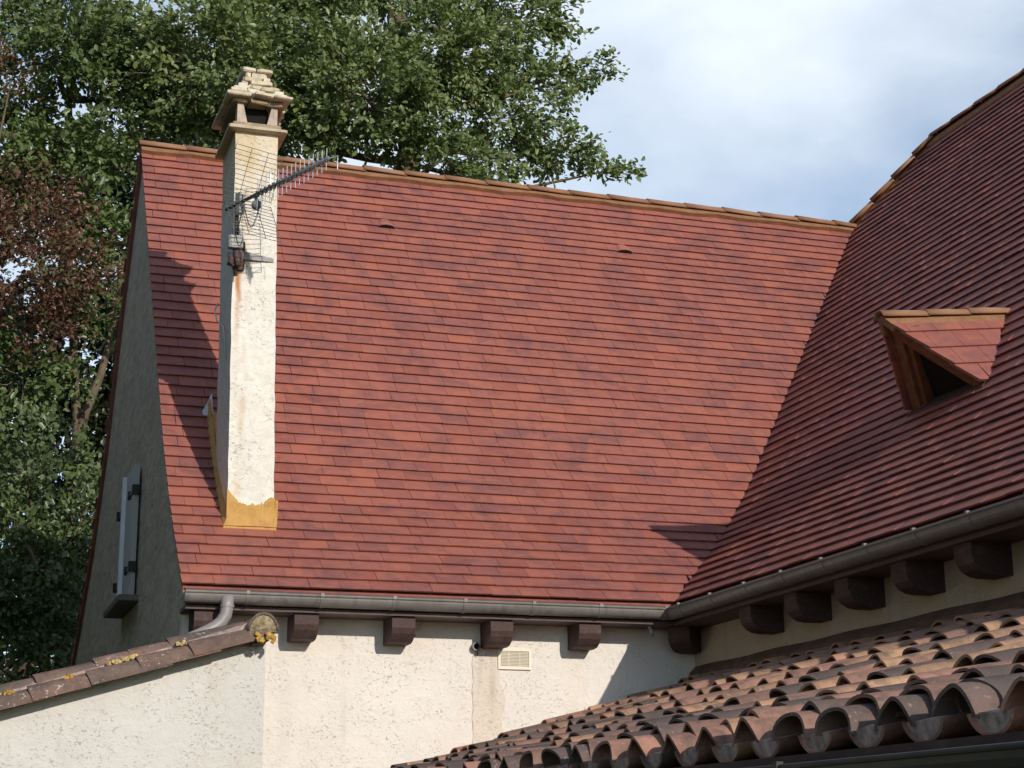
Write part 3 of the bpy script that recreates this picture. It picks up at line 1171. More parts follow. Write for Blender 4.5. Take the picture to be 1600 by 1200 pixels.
chim = ch.build('chimney', M['plaster_chimney'], house)
chim['label'] = 'tall cream rendered chimney with stepped stone cap'
# golden mortar fillet at the foot: front apron with ragged top, side fillets
fb = MB()
n = 36
tops = list(np.interp(np.linspace(0, 12, 37), range(13), [.735, .70, .665, .64, .632, .628, .635, .626, .632, .64, .668, .69, .675]) + np.array([rng.uniform(-.011, .009) for _ in range(37)]))
for i in range(n):
    x0 = -3.178 + .347 * i / n
    x1 = -3.178 + .347 * (i + 1) / n
    b0, b1 = zr(.56) - .03, zr(.56) - .03
    fb.hexa([(x0, .555, b0), (x1, .555, b1), (x1, .62, b1), (x0, .62, b0), (x0, .582, tops[i] + .055), (x1, .582, tops[i + 1] + .055), (x1, .62, tops[i + 1] + .06), (x0, .62, tops[i] + .06)])
fb.box((-2.825, .60, .62), (.025, .06, .20), None, .5, .006)
fix_normals(fb.build('chimney_fillet', M['fillet'], chim))
for side in (-1, 1):
    sf = MB()
    xf = -3.165 if side < 0 else -2.842
    ys_ = np.linspace(.56, 1.60 if side < 0 else 1.2, 14)
    for y0, y1 in zip(ys_[:-1], ys_[1:]):
        y0, y1 = float(y0), float(y1)
        if side > 0 and y1 > 1.24:
            break
        w0 = .034 if side < 0 else .02
        h = .11
        sf.hexa([(xf + side * w0, y0, zr(y0) - .02), (xf + side * w0, y1, zr(y1) - .02), (xf - side * .02, y1, zr(y1) - .02), (xf - side * .02, y0, zr(y0) - .02),
                 (xf + side * w0, y0, zr(y0) + .035), (xf + side * w0, y1, zr(y1) + .035), (xf + side * .004, y1, zr(y1) + h), (xf + side * .004, y0, zr(y0) + h)])
    if side < 0:
        for y0, y1 in zip(np.linspace(1.15, 1.56, 6)[:-1], np.linspace(1.15, 1.56, 6)[1:]):
            y0, y1 = float(y0), float(y1)
            h0, h1 = .15 - .26 * (y0 - 1.15), .15 - .26 * (y1 - 1.15)
            sf.hexa([(-3.172, y0, zr(y0) - .02), (-3.172, y1, zr(y1) - .02), (-2.87, y1, zr(y1) - .02), (-2.87, y0, zr(y0) - .02),
                     (-3.162, y0, zr(y0) + h0), (-3.162, y1, zr(y1) + h1), (-2.88, y1, zr(y1) + h1), (-2.88, y0, zr(y0) + h0)])
    fix_normals(sf.build('chimney_fillet', M['fillet'], chim))
zs_ = MB()
zp = [Vector((-3.15, 1.53, zr(1.53) + .06)), Vector((-3.225, 1.52, zr(1.52) + .045)), Vector((-3.235, 1.55, zr(1.55) + .05)), Vector((-3.19, 1.60, zr(1.60) + .075)), Vector((-3.15, 1.66, zr(1.66) + .09))]
zs_.add(zp + [q + Vector((.01, .03, -.01)) for q in zp], [(0, 1, 2, 3, 4), (9, 8, 7, 6, 5), (0, 5, 6, 1), (1, 6, 7, 2), (2, 7, 8, 3), (3, 8, 9, 4), (4, 9, 5, 0)])
fix_normals(zs_.build('zinc_flashing', M['zinc_sheet'], chim))
# cap
ccx, ccy, CZ = -3.044, .88, -.038


def stone(name, c, s, mat, b=.012, jit=.004, rz=0.0, tilt=0.0):
    o_ = MB()
    o_.rounded_box((c[0], c[1], c[2] + CZ), s, b, Matrix.Rotation(rz, 3, 'Z') @ Matrix.Rotation(tilt, 3, 'X'), rng.random(), jit)
    return o_.build(name, mat, chim)


stone('crown_slab', (ccx, ccy, 3.575), (.44, .68, .035), M['cap_stone'], .01)
stone('crown_slab', (ccx, ccy, 3.615), (.36, .58, .045), M['cap_dark'], .01)
for sx_ in (-1, 1):
    for sy_ in (-1, 1):
        pm_ = MB()
        by = ccy + sy_ * .235
        xo = ccx + sx_ * .152
        q = []
        for z, w in ((3.63 + CZ, .078), (3.79 + CZ, .042)):
            xi = xo - sx_ * w
            q += [(min(xo, xi), by - .045, z), (max(xo, xi), by - .045, z), (max(xo, xi), by + .045, z), (min(xo, xi), by + .045, z)]
        pm_.hexa(q)
        fix_normals(pm_.build('cap_post', M['brick_post'], chim))
core = MB()  # solid near-black block painting the unlit inside of the cap
core.box((ccx, ccy + .02, 3.705 + CZ), (.19, .44, .17))
core.build('flue_shade', M['dark_void'], chim)
# stepped stones: courses get smaller towards the top
courses = [(3.800, .40, .64, .034, 3), (3.834, .50, .74, .030, 3), (3.866, .435, .66, .034, 3), (3.899, .385, .60, .034, 4), (3.932, .34, .54, .032, 3),
           (3.964, .295, .48, .032, 3), (3.996, .25, .43, .034, 2), (4.032, .21, .39, .036, 2), (4.068, .18, .36, .036, 2)]
for ci, (z, w, d, h, nst) in enumerate(courses):
    mat_ = M['cap_dark'] if ci == 0 else M['cap_stone']
    # front and back rows, then sides
    for yside in (-1, 1):
        cuts = sorted([rng.uniform(.25, .75) if nst == 2 else (i + rng.uniform(-.22, .22)) / nst for i in range(1, nst)])
        cuts = [0] + cuts + [1]
        for a_, b_ in zip(cuts[:-1], cuts[1:]):
            dp_ = d * .34
            out_ = rng.uniform(-.022, .022)
            stone('cap_stone', (ccx - w / 2 + w * (a_ + b_) / 2, ccy + yside * (d / 2 - dp_ / 2 + out_), z + rng.uniform(-.003, .003)), (w * (b_ - a_) - rng.uniform(.004, .014), dp_, h + rng.uniform(-.008, .002)), mat_, .010, .007, rng.gauss(0, .05), rng.gauss(0, .04))
    for xside in (-1, 1):
        stone('cap_stone', (ccx + xside * (w / 2 - w * .2 + rng.uniform(-.01, .012)), ccy, z), (w * .4, d * .31, h - .004), mat_, .010, .007, rng.gauss(0, .05))
for xo in (-.058, .062):
    stone('cap_stone', (ccx + xo, ccy, 4.112), (.112, .40, .036), M['cap_stone'], .014, .004, rng.gauss(0, .02))

# ------------------------------------------------------------------ lean-to extension with canal tiles
lean = thing('extension', 'low extension with weathered canal tile lean-to roof beside the right hand eaves', 'extension', (-1.2, -4, GZ))
SL = .3035
TA = math.atan(SL)


def ztop(x):
    return -1.1525 + SL * (x + 2.0826)


UPV = Vector((math.cos(TA), 0, math.sin(TA)))
NRV = Vector((-math.sin(TA), 0, math.cos(TA)))
ld = MB()
XL = -2.78            # eave of the canal tiles
x0, x1, y0, y1 = XL - .02, WALL - .003, YEND - 1.4, WALL - .003
ld.hexa([(x0, y0, ztop(x0) - .25), (x1, y0, ztop(x1) - .25), (x1, y1, ztop(x1) - .25), (x0, y1, ztop(x0) - .25),
         (x0, y0, ztop(x0) - .14), (x1, y0, ztop(x1) - .19), (x1, y1, ztop(x1) - .19), (x0, y1, ztop(x0) - .14)])
ldo = fix_normals(ld.build('roof_deck', M['brown_wood'], lean))
lw = MB()
lw.box((-2.5, (y0 + y1) / 2, (GZ + ztop(-2.5) - .29) / 2), (.22, y1 - y0 - .01, ztop(-2.5) - .29 - GZ))
lw.build('wall', M['plaster_right'], lean)


def barrel(l, r_lo, r_hi, th, concave=False, n=13, ht=.86, jit=.0, wob=.0):
    """one canal tile along local +X (upslope), lying on z=0, convex up (or a channel when concave)"""
    vs, fs = [], []
    sg = -1 if concave else 1
    for (xx_, r, lift) in ((0, r_lo, .0), (l, r_hi, .0)):
        for k_ in (0, 1):
            rr_ = r - th * k_
            for i in range(n + 1):
                t = math.pi * i / n
                w_ = wob * math.sin(3 * t + xx_ * 9 + r_lo * 700)
                vs.append((xx_ + jit * math.sin(2 * t + r_hi * 900), math.cos(t) * (rr_ + w_), sg * (math.sin(t) * (rr_ + w_) * ht)))
    m_ = n + 1
    for i in range(n):
        fs += [(i, i + 1, 2 * m_ + i + 1, 2 * m_ + i), (m_ + i + 1, m_ + i, 3 * m_ + i, 3 * m_ + i + 1), (i + 1, i, m_ + i, m_ + i + 1), (2 * m_ + i, 2 * m_ + i + 1, 3 * m_ + i + 1, 3 * m_ + i)]
    fs += [(0, 2 * m_, 3 * m_, m_), (n, m_ + n, 3 * m_ + n, 2 * m_ + n)]
    return vs, fs


def barrel_mesh(name, mat, rnd, *a, **k):
    b_ = MB()
    b_.add(*barrel(*a, **k), rnd)
    me = b_.mesh(name, mat, True)
    import bmesh
    bm = bmesh.new()
    bm.from_mesh(me)
    bmesh.ops.recalc_face_normals(bm, faces=bm.faces)
    bm.to_mesh(me)
    bm.free()
    a_ = me.attributes.get('rnd') or me.attributes.new('rnd', 'FLOAT', 'FACE')
    a_.data.foreach_set('value', np.full(len(me.polygons), rnd, dtype=np.float32))
    me.set_sharp_from_angle(angle=math.radians(40))
    return me


NV = 14
TLEN = .47
covers = []
for i in range(NV):
    wd = rng.uniform(.94, 1.05)
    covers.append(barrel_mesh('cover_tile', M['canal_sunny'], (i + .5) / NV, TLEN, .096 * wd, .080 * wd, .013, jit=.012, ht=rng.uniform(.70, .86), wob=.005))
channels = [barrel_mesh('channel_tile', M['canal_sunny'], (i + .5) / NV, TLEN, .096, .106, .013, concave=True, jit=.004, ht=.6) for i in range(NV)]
PER, EXC = .286, .362


def zbase(x):
    t = min(max((-1.35 - x) / 1.43, 0), 1.1)      # old roof, kicked up at the eave
    return ztop(x) - .105 + .092 * t * t


def lean_mat(x, y, up, tilt, yaw=0.0):
    """tile frame: lower end at horizontal x, offset 'up' above the deck line"""
    t = math.atan((zbase(x + .05) - zbase(x)) / .05) - tilt
    ux = Vector((math.cos(t), 0, math.sin(t)))
    nz_ = Vector((-math.sin(t), 0, math.cos(t)))
    o = Vector((x, y, zbase(x))) + NRV * up
    mt = Matrix(((ux.x, 0, nz_.x, o.x), (ux.y, 1, nz_.y, o.y), (ux.z, 0, nz_.z, o.z), (0, 0, 0, 1)))
    return mt @ Matrix.Rotation(yaw, 4, 'Z')


cand = []
rows = int((WALL - .1 - (YEND - 1.3)) / PER)
chan_rest = MB()
for j in range(rows):
    yc = WALL - .115 - j * PER
    xl = XL
    ln = (WALL - xl) / math.cos(TA)
    nco = int(ln / EXC)
    rowdark = rng.random()
    for c in range(nco + 2):
        if c == 0:
            sx_ = 0.0
        else:
            sx_ = .085 + (c - 1) * EXC + rng.uniform(-.045, .045)
        xx_ = xl + sx_ * math.cos(TA)
        if xx_ > WALL - .12:
            break
        ll = .46
        cut = xx_ + TLEN * math.cos(TA) > WALL
        F = lean_mat(xx_, yc + rng.gauss(0, .012), (.014 if c else -.004) + rng.uniform(-.004, .008), .05 + rng.gauss(0, .008), rng.gauss(0, .028)) @ Matrix.Rotation(rng.gauss(0, .05), 4, 'X')
        if cut:
            F = F @ Matrix.Scale(max(.1, (WALL - .004 - xx_) / math.cos(TA)) / TLEN, 4, (1, 0, 0))
        # darker tiles prevail towards the eaves
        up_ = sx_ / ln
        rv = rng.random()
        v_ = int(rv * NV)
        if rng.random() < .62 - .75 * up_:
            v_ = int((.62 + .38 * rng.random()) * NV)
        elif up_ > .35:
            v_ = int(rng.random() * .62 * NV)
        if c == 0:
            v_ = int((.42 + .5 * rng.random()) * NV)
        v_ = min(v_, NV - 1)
        pa = px_area([F @ Vector(q) for q in ((0, -.1, 0), (.35, -.09, 0), (.35, .0, .08), (0, 0, .09))])
        cand.append((pa, F, v_))
    # channels between the covers
    for c in range(nco + 1):
        sx_ = c * .40
        xx_ = xl - .004 + sx_ * math.cos(TA)
        if xx_ > WALL - .1:
            break
        F = lean_mat(xx_, yc - PER / 2 + rng.gauss(0, .004), .006, -.02)
        sc = min(1.0, (WALL - .004 - xx_) / math.cos(TA) / TLEN)
        F = F @ Matrix.Scale(sc, 4, (1, 0, 0))
        v_ = int((.3 + .5 * rng.random()) * NV)
        if c == 0 and yc < -3.0:
            ch_ = link('channel_tile', channels[v_], lean, F)
            pg_ = MB()
            hw = [(math.cos(t) * .088, -.6 * math.sin(t) * .088) for t in np.linspace(0, math.pi, 11)]
            hw = [(u, w + rng.uniform(-.002, .002)) for u, w in hw] + [(-.06, -.006 + rng.uniform(0, .008)), (.0, -.004 + rng.uniform(0, .008)), (.06, -.006 + rng.uniform(0, .008))]
            pg_.prism(hw, lambda u, w, t: F @ Vector((t, u, w)), .004 + rng.uniform(0, .012), .12)
            fix_normals(pg_.build('mortar_plug', M['bed_mortar'], ch_))
            ch_.children[0].matrix_parent_inverse = F.inverted()
        else:
            me = channels[v_]
            chan_rest.add([F @ q.co for q in me.vertices], [tuple(pp.vertices) for pp in me.polygons], (v_ + .5) / NV)
cand.sort(key=lambda t: -t[0])
cov_rest = MB()
for i, (pa, F, v_) in enumerate(cand):
    if i < 300 and pa > 0:
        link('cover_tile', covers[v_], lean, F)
    else:
        me = covers[v_]
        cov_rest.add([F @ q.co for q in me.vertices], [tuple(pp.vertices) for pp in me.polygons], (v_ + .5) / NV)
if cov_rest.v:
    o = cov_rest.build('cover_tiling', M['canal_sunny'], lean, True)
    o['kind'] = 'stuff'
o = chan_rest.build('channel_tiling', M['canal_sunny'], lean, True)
o['kind'] = 'stuff'
# mortar flashing where the roof meets the right wall
fl = MB()
n = 60
for i in range(n):
    ya, yb = y1 - (y1 - y0) * i / n, y1 - (y1 - y0) * (i + 1) / n
    h0, h1 = .03 + .004 * math.sin(i * .9), .03 + .004 * math.sin((i + 1) * .9)
    zt_ = ztop(WALL)
    fl.hexa([(WALL - .06, ya, zt_ - .12), (WALL - .06, yb, zt_ - .12), (WALL, yb, zt_ - .12), (WALL, ya, zt_ - .12),
             (WALL - .05, ya, zt_ - .02), (WALL - .05, yb, zt_ - .02), (WALL - .001, yb, zt_ + h1), (WALL - .001, ya, zt_ + h0)])
fix_normals(fl.build('wall_flashing', M['lead_flash'], lean))
# fascia and gutter below the lean-to eave
fa = MB()
fa.box((XL - .0, (y0 + y1) / 2, ztop(XL) - .135), (.025, y1 - y0 - .02, .15))
fa.build('fascia', M['brown_wood'], lean)
lg = MB()
gz_, gxx = -1.472, XL - .10
prof_ = [(gxx + math.cos(t) * .07, gz_ + math.sin(t) * .07) for t in np.linspace(math.pi, 2 * math.pi, 12)] + [(gxx + math.cos(t) * .066, gz_ + math.sin(t) * .066) for t in np.linspace(2 * math.pi, math.pi, 12)]
lg.prism(prof_, lambda u, w, t: (u, t, w), y0, y1 - .3)
lg.tube([(gxx - .072, y0, gz_ + .004), (gxx - .072, y1 - .3, gz_ + .004)], .008, 8)
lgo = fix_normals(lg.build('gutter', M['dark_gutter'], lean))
for i in range(12):
    t_ = y1 - .7 - i * .62
    j_ = MB()
    j_.prism([(gxx + math.cos(t) * .074, gz_ + math.sin(t) * .074) for t in np.linspace(math.pi, 2 * math.pi, 12)] + [(gxx + math.cos(t) * .068, gz_ + math.sin(t) * .068) for t in np.linspace(2 * math.pi, math.pi, 12)],
             lambda u, w, t: (u, t, w), t_ - .011, t_ + .011)
    j_.box((gxx - .073, t_, gz_ + .010), (.02, .024, .018))
    fix_normals(j_.build('gutter_bracket', M['dark_gutter'], lgo))

# ------------------------------------------------------------------ annex on the left with its own canal-tile verge
ann = thing('annex', 'low rendered annex with lichen spotted canal tile verge left of the drain pipe', 'annex', (-5, -.2, GZ))
AX1, AY0, AY1 = -3.062, -.45, .245
ASL = .305


def za(x):       # underside line of the verge tiles
    return -.405 + ASL * (x + 3.126)


aw = MB()
prof = [(-8.5, GZ), (AX1, GZ), (AX1, za(AX1) + .01), (-8.5, za(-8.5) + .01)]
aw.prism(prof, lambda u, w, t: (u, t, w), AY0, AY1)
awo = fix_normals(aw.build('wall', M['plaster_annex'], ann))
ad = MB()
ad.hexa([(-8.6, AY0 - .10, za(-8.6) + .012), (AX1 + .0, AY0 - .10, za(AX1) + .012), (AX1, AY1, za(AX1) + .012), (-8.6, AY1, za(-8.6) + .012),
         (-8.6, AY0 - .10, za(-8.6) + .045), (AX1 + .0, AY0 - .10, za(AX1) + .045), (AX1, AY1, za(AX1) + .045), (-8.6, AY1, za(-8.6) + .045)])
fix_normals(ad.build('roof_deck', M['canal_annex'], ann))
AT = math.atan(ASL)
acov = [barrel_mesh('cover_tile', M['canal_annex'], (i + .5) / 8, .50, .092, .078, .015, jit=.008) for i in range(8)]


def ann_mat(x, y, up, yaw=0.0, roll=0.0):
    t = AT - .03
    ux = Vector((math.cos(t), 0, math.sin(t)))
    nz_ = Vector((-math.sin(t), 0, math.cos(t)))
    o_ = Vector((x, y, za(x) + up))
    mt = Matrix(((ux.x, 0, nz_.x, o_.x), (ux.y, 1, nz_.y, o_.y), (ux.z, 0, nz_.z, o_.z), (0, 0, 0, 1)))
    return mt @ Matrix.Rotation(yaw, 4, 'Z') @ Matrix.Rotation(roll, 4, 'X')


outer = [-3.55, -3.86, -4.16, -4.50, -4.86, -5.2, -5.56, -5.92, -6.28, -6.6]
inner = [-3.66, -3.90, -4.11, -4.46, -4.80, -5.15, -5.5, -5.86, -6.2]
for xx_ in outer:
    link('verge_tile', acov[rng.randrange(8)], ann, ann_mat(xx_, AY0 - .085 + rng.gauss(0, .006), .026 + rng.uniform(0, .01), rng.gauss(0, .02), .25))
for xx_ in inner:
    link('cover_tile', acov[rng.randrange(8)], ann, ann_mat(xx_, AY0 + .075 + rng.gauss(0, .006), .10 + rng.uniform(0, .008), rng.gauss(0, .012)))
for rowi in (1, 2):
    for xx_ in inner:
        link('cover_tile', acov[rng.randrange(8)], ann, ann_mat(xx_ + .1, AY0 + .075 + rowi * .24, .06, rng.gauss(0, .012)))
# mortar between the two visible rows and its moss
mo = MB()
for i in range(40):
    xa, xb = -3.15 - i * .09, -3.15 - (i + 1) * .09
    mo.hexa([(xb, AY0 - .02, za(xb) + .04), (xa, AY0 - .02, za(xa) + .04), (xa, AY0 + .07, za(xa) + .04), (xb, AY0 + .07, za(xb) + .04),
             (xb, AY0 - .025 + rng.uniform(-.008, .008), za(xb) + .115), (xa, AY0 - .025, za(xa) + .115), (xa, AY0 + .03, za(xa) + .14), (xb, AY0 + .03, za(xb) + .14)])
fix_normals(mo.build('verge_bed', M['bed_mortar'], ann))
for (xa, xb, mt_, up) in ((-4.05, -3.93, 'straw_moss', .118), (-3.92, -3.87, 'straw_moss', .12), (-3.64, -3.58, 'straw_moss', .12), (-4.30, -4.26, 'moss_yellow', .10), (-4.66, -4.60, 'moss_yellow', .10)):
    ms = MB()
    nseg = max(3, int((xb - xa) / .018))
    for i in range(nseg):
        xm = xa + (xb - xa) * (i + .5) / nseg
        ms.rounded_box((xm, AY0 - .045 - (0.05 if mt_ == 'moss_yellow' else 0) + rng.uniform(-.008, .008), za(xm) + up + rng.uniform(-.008, .004)), (.03, .05, .028 + rng.uniform(-.010, .008)), .009, Matrix.Rotation(rng.uniform(-.5, .5), 3, 'Y'), .5, .005)
    ms.build('moss', M[mt_], ann)
# ridge tile with mortared end at the top corner
for i in range(2):
    ridge_piece('ridge_tile', (-3.105, AY0 - .14 + i * .36, -.345), (-3.105, AY0 + .26 + i * .36, -.343), .096 - .004 * i, .078, (1, 0, 0), ann, M['canal_annex'], .9, 1.22)
em = MB()
n = 10
vs = [(-3.105 + math.cos(math.pi * i / n) * .086, AY0 - .132, -.355 + math.sin(math.pi * i / n) * .108) for i in range(n + 1)]
vs += [(v[0], AY0 - .05, v[2]) for v in vs]
em.add(vs, [tuple(range(n + 1)), tuple(range(2 * n + 1, n, -1))] + [(i, i + 1, n + 2 + i, n + 1 + i) for i in range(n)])
simple('end_mortar', (0.27, 0.215, 0.13), 0.95, 0.6, 28, bump=1.0)
fix_normals(em.build('end_mortar', M['end_mortar'], ann))
lm = MB()
for i in range(16):
    lm.rounded_box((-3.105 + rng.uniform(-.07, .07), AY0 - .168 + rng.uniform(-.008, .006), -.392 + rng.uniform(-.026, .022)), (.03, .03, .022), .006, Matrix.Rotation(rng.uniform(0, 3), 3, 'Y'), .5, .004)
lm.build('lichen', M['moss_yellow'], ann)
st_ = MB()
st_.hexa([(-3.16, AY0 - .11, -.435), (-3.06, AY0 - .11, -.405), (-3.06, AY0 + .05, -.405), (-3.16, AY0 + .05, -.435),
          (-3.16, AY0 - .11, -.375), (-3.065, AY0 - .11, -.365), (-3.065, AY0 + .05, -.365), (-3.16, AY0 + .05, -.375)])
st_.build('corner_tile', M['canal_annex'], ann)

# ------------------------------------------------------------------ TV antenna on the chimney
ant = thing('tv_antenna', 'grey television aerial with wire reflector strapped to the chimney', 'antenna', (-3.19, .50, 2.3))
mast = MB()
mast.tube([(-3.178, .535, 2.36), (-3.186, .525, 2.99)], .016, 10)
mast.build('mast', M['rusty_iron'], ant, True)
B0 = Vector((-3.205, .50, 2.89))
az_ = math.radians(157.5)
D = Vector((math.sin(az_), math.cos(az_), 0))
N = Vector((-D.y, D.x, 0))
if N.x < 0:
    N = -N
bo = MB()
bo.tube([B0 - D * .12, B0 + D * 1.17], .0135, 8)
bo.tube([B0 + D * .28, B0 + D * 1.19], .013, 8)
bo.build('boom', M['boom_grey'], ant, True)
bc_ = MB()
bc_.box(B0 + D * .05 + Vector((0, 0, .0)), (.018, .05, .16), Matrix.Rotation(-az_, 3, 'Z'))
bc_.box(B0 + D * .05 + N * .028, (.016, .05, .15), Matrix.Rotation(-az_, 3, 'Z'))
bc_.build('boom_clamp', M['box_grey'], ant)
nd_ = 17
for i in range(nd_):
    t_ = .30 + .86 * i / (nd_ - 1)
    p_ = B0 + D * t_
    r_ = MB()
    hl = .115 - .035 * i / nd_
    tl = Vector((0, 0, 1)) + N * (.0 if i % 2 else .02)
    r_.tube([p_ - tl * hl, p_ + tl * hl], .0032, 5)
    ro = r_.build('director', M['aluminium'], ant)
    k_ = MB()
    k_.box(p_, (.022, .024, .042), Matrix.Rotation(-az_, 3, 'Z'))
    k_.build('insulator', M['boom_grey'], ro)
for (t_, s1) in ((.62, -1), (1.15, 1)):
    p_ = B0 + D * t_
    r_ = MB()
    q_ = p_ + N * (.10 * s1) + Vector((0, 0, .055))
    r_.tube([p_, q_, q_ - Vector((0, 0, .10))], .0032, 5)
    r_.build('bent_rod', M['aluminium'], ant)
for sgn in (1, -1):
    rf = MB()
    hg = B0 + D * .16
    pv = D * .16 + Vector((0, 0, .33 * sgn))
    nw = 11
    for i in range(nw):
        t_ = .06 + .94 * i / (nw - 1)
        a_ = hg + pv * t_
        rf.tube([a_ - N * .20, a_ + N * .20], .0023, 4, cap=False)
    for c_ in (-.2, -.07, .07, .2):
        rf.tube([hg + N * c_ + pv * .04, hg + N * c_ + pv], .0026, 4, cap=False)
    rf.build('wire_reflector', M['wire_dark'], ant)
bl = MB()
cb_ = B0 + D * .27 + Vector((.012, 0, -.075))
bl.tube([cb_ - D * .0 - Vector((0, .016, 0)), cb_ + Vector((0, .016, 0))], .036, 14)
bl.tube([cb_ + Vector((0, 0, .03)), B0 + D * .27], .012, 6)
bl.build('balun', M['boom_grey'], ant, True)
cab = MB()
cpath = []
c0_ = cb_ + Vector((.018, -.01, -.02))
for i in range(15):
    t_ = i / 14
    cpath.append(c0_ + Vector((-.10 * t_, .06 * t_, -.16 * math.sin(math.pi * t_) + .035 * t_)))
cpath += [Vector((-3.172, .51, 2.74)), Vector((-3.165, .515, 2.60)), Vector((-3.168, .51, 2.52))]
cab.tube(cpath, .0048, 6)
cab.build('cable', M['boom_grey'], ant, True)
ab = MB()
ab.rounded_box((-3.192, .50, 2.603), (.108, .06, .095), .01)
abo = ab.build('amplifier_box', M['box_grey'], ant)
for i in range(3):
    j_ = MB()
    j_.box((-3.192, .468, 2.57 + i * .03), (.09, .006, .004))
    j_.build('rib', M['box_grey'], abo)
bp = MB()
bp.rounded_box((-3.152, .578, 2.53), (.085, .02, .22), .02)
bp.build('back_plate', M['rusty_iron'], ant)
cl2 = MB()
cl2.tube([(-3.20, .525, 2.50), (-3.15, .525, 2.50)], .034, 12)
cl2.tube([(-3.185, .50, 2.535), (-3.17, .48, 2.42)], .022, 10)
cl2.box((-3.20, .53, 2.46), (.075, .06, .05), Matrix.Rotation(.2, 3, 'Y'))
cl2.tube([(-3.23, .54, 2.53), (-3.23, .50, 2.45), (-3.20, .49, 2.42)], .01, 6)
cl2.tube([(-3.15, .50, 2.54), (-3.14, .49, 2.44), (-3.17, .49, 2.41)], .01, 6)
cl2.build('mast_clamp', M['rusty_iron'], ant, True)
sb = MB()
for i in range(10):
    xa, xb = -3.15 + .26 * i / 10, -3.15 + .26 * (i + 1) / 10
    h0, h1 = .034 - .020 * i / 10, .034 - .020 * (i + 1) / 10
    ya, yb = .565 + .028 * i / 10, .565 + .028 * (i + 1) / 10
    zc0, zc1 = 2.537 - .012 * i / 10, 2.537 - .012 * (i + 1) / 10
    sb.hexa([(xa, ya, zc0 - h0), (xb, yb, zc1 - h1), (xb, yb + .004, zc1 - h1), (xa, ya + .004, zc0 - h0), (xa, ya, zc0 + h0), (xb, yb, zc1 + h1), (xb, yb + .004, zc1 + h1), (xa, ya + .004, zc0 + h0)])
fix_normals(sb.build('chimney_strap', M['band_steel'], ant))
wc = MB()
wc.tube([(-3.205, 1.15, 2.33), (-3.235, 1.10, 2.26), (-3.232, 1.0, 2.15), (-3.205, .86, 2.06), (-3.198, .80, 1.95), (-3.196, .78, 1.80)], .006, 6)
wc.build('white_cable', M['white_cable'], ant, True)


# ------------------------------------------------------------------ trees
def leaves_mesh(pos, outd, length, rnd, name, mat):
    """one folded leaf (two triangles pairs) per position; numpy"""
    n_ = len(pos)
    d = outd + nr.normal(0, .75, (n_, 3)) + np.array([0, 0, -.15])
    d /= np.linalg.norm(d, axis=1)[:, None] + 1e-9
    up = nr.normal(0, .55, (n_, 3)) + np.array([.1, -.75, .75])
    side = np.cross(d, up)
    side /= np.linalg.norm(side, axis=1)[:, None] + 1e-9
    nn = np.cross(side, d)
    ln = (length * nr.uniform(.5, 1.3, n_))[:, None]
    wd = ln * nr.uniform(.24, .33, n_)[:, None]
    b = pos
    mid = pos + d * ln * .55
    V = np.empty((n_, 6, 3))
    V[:, 0] = b
    V[:, 1] = b + d * ln * .30 + side * wd * .8 + nn * wd * .25
    V[:, 2] = b + d * ln * .68 + side * wd + nn * wd * .3
    V[:, 3] = b + d * ln - nn * ln * .12
    V[:, 4] = b + d * ln * .68 - side * wd + nn * wd * .3
    V[:, 5] = b + d * ln * .30 - side * wd * .8 + nn * wd * .25
    me = bpy.data.meshes.new(name)
    me.vertices.add(n_ * 6)
    me.vertices.foreach_set('co', V.reshape(-1).astype(np.float32))
    base = (np.arange(n_) * 6)[:, None]
    quads = np.concatenate([base + np.array([0, 1, 2, 3]), base + np.array([0, 3, 4, 5])], axis=1).reshape(-1)
    me.loops.add(len(quads))
    me.loops.foreach_set('vertex_index', quads.astype(np.int32))
    me.polygons.add(n_ * 2)
    me.polygons.foreach_set('loop_start', (np.arange(n_ * 2) * 4).astype(np.int32))
    me.polygons.foreach_set('loop_total', np.full(n_ * 2, 4, dtype=np.int32))
    me.update(calc_edges=True)
    a = me.attributes.new('rnd', 'FLOAT', 'FACE')
    a.data.foreach_set('value', np.repeat(rnd, 2).astype(np.float32))
    me.materials.append(mat)
    return me


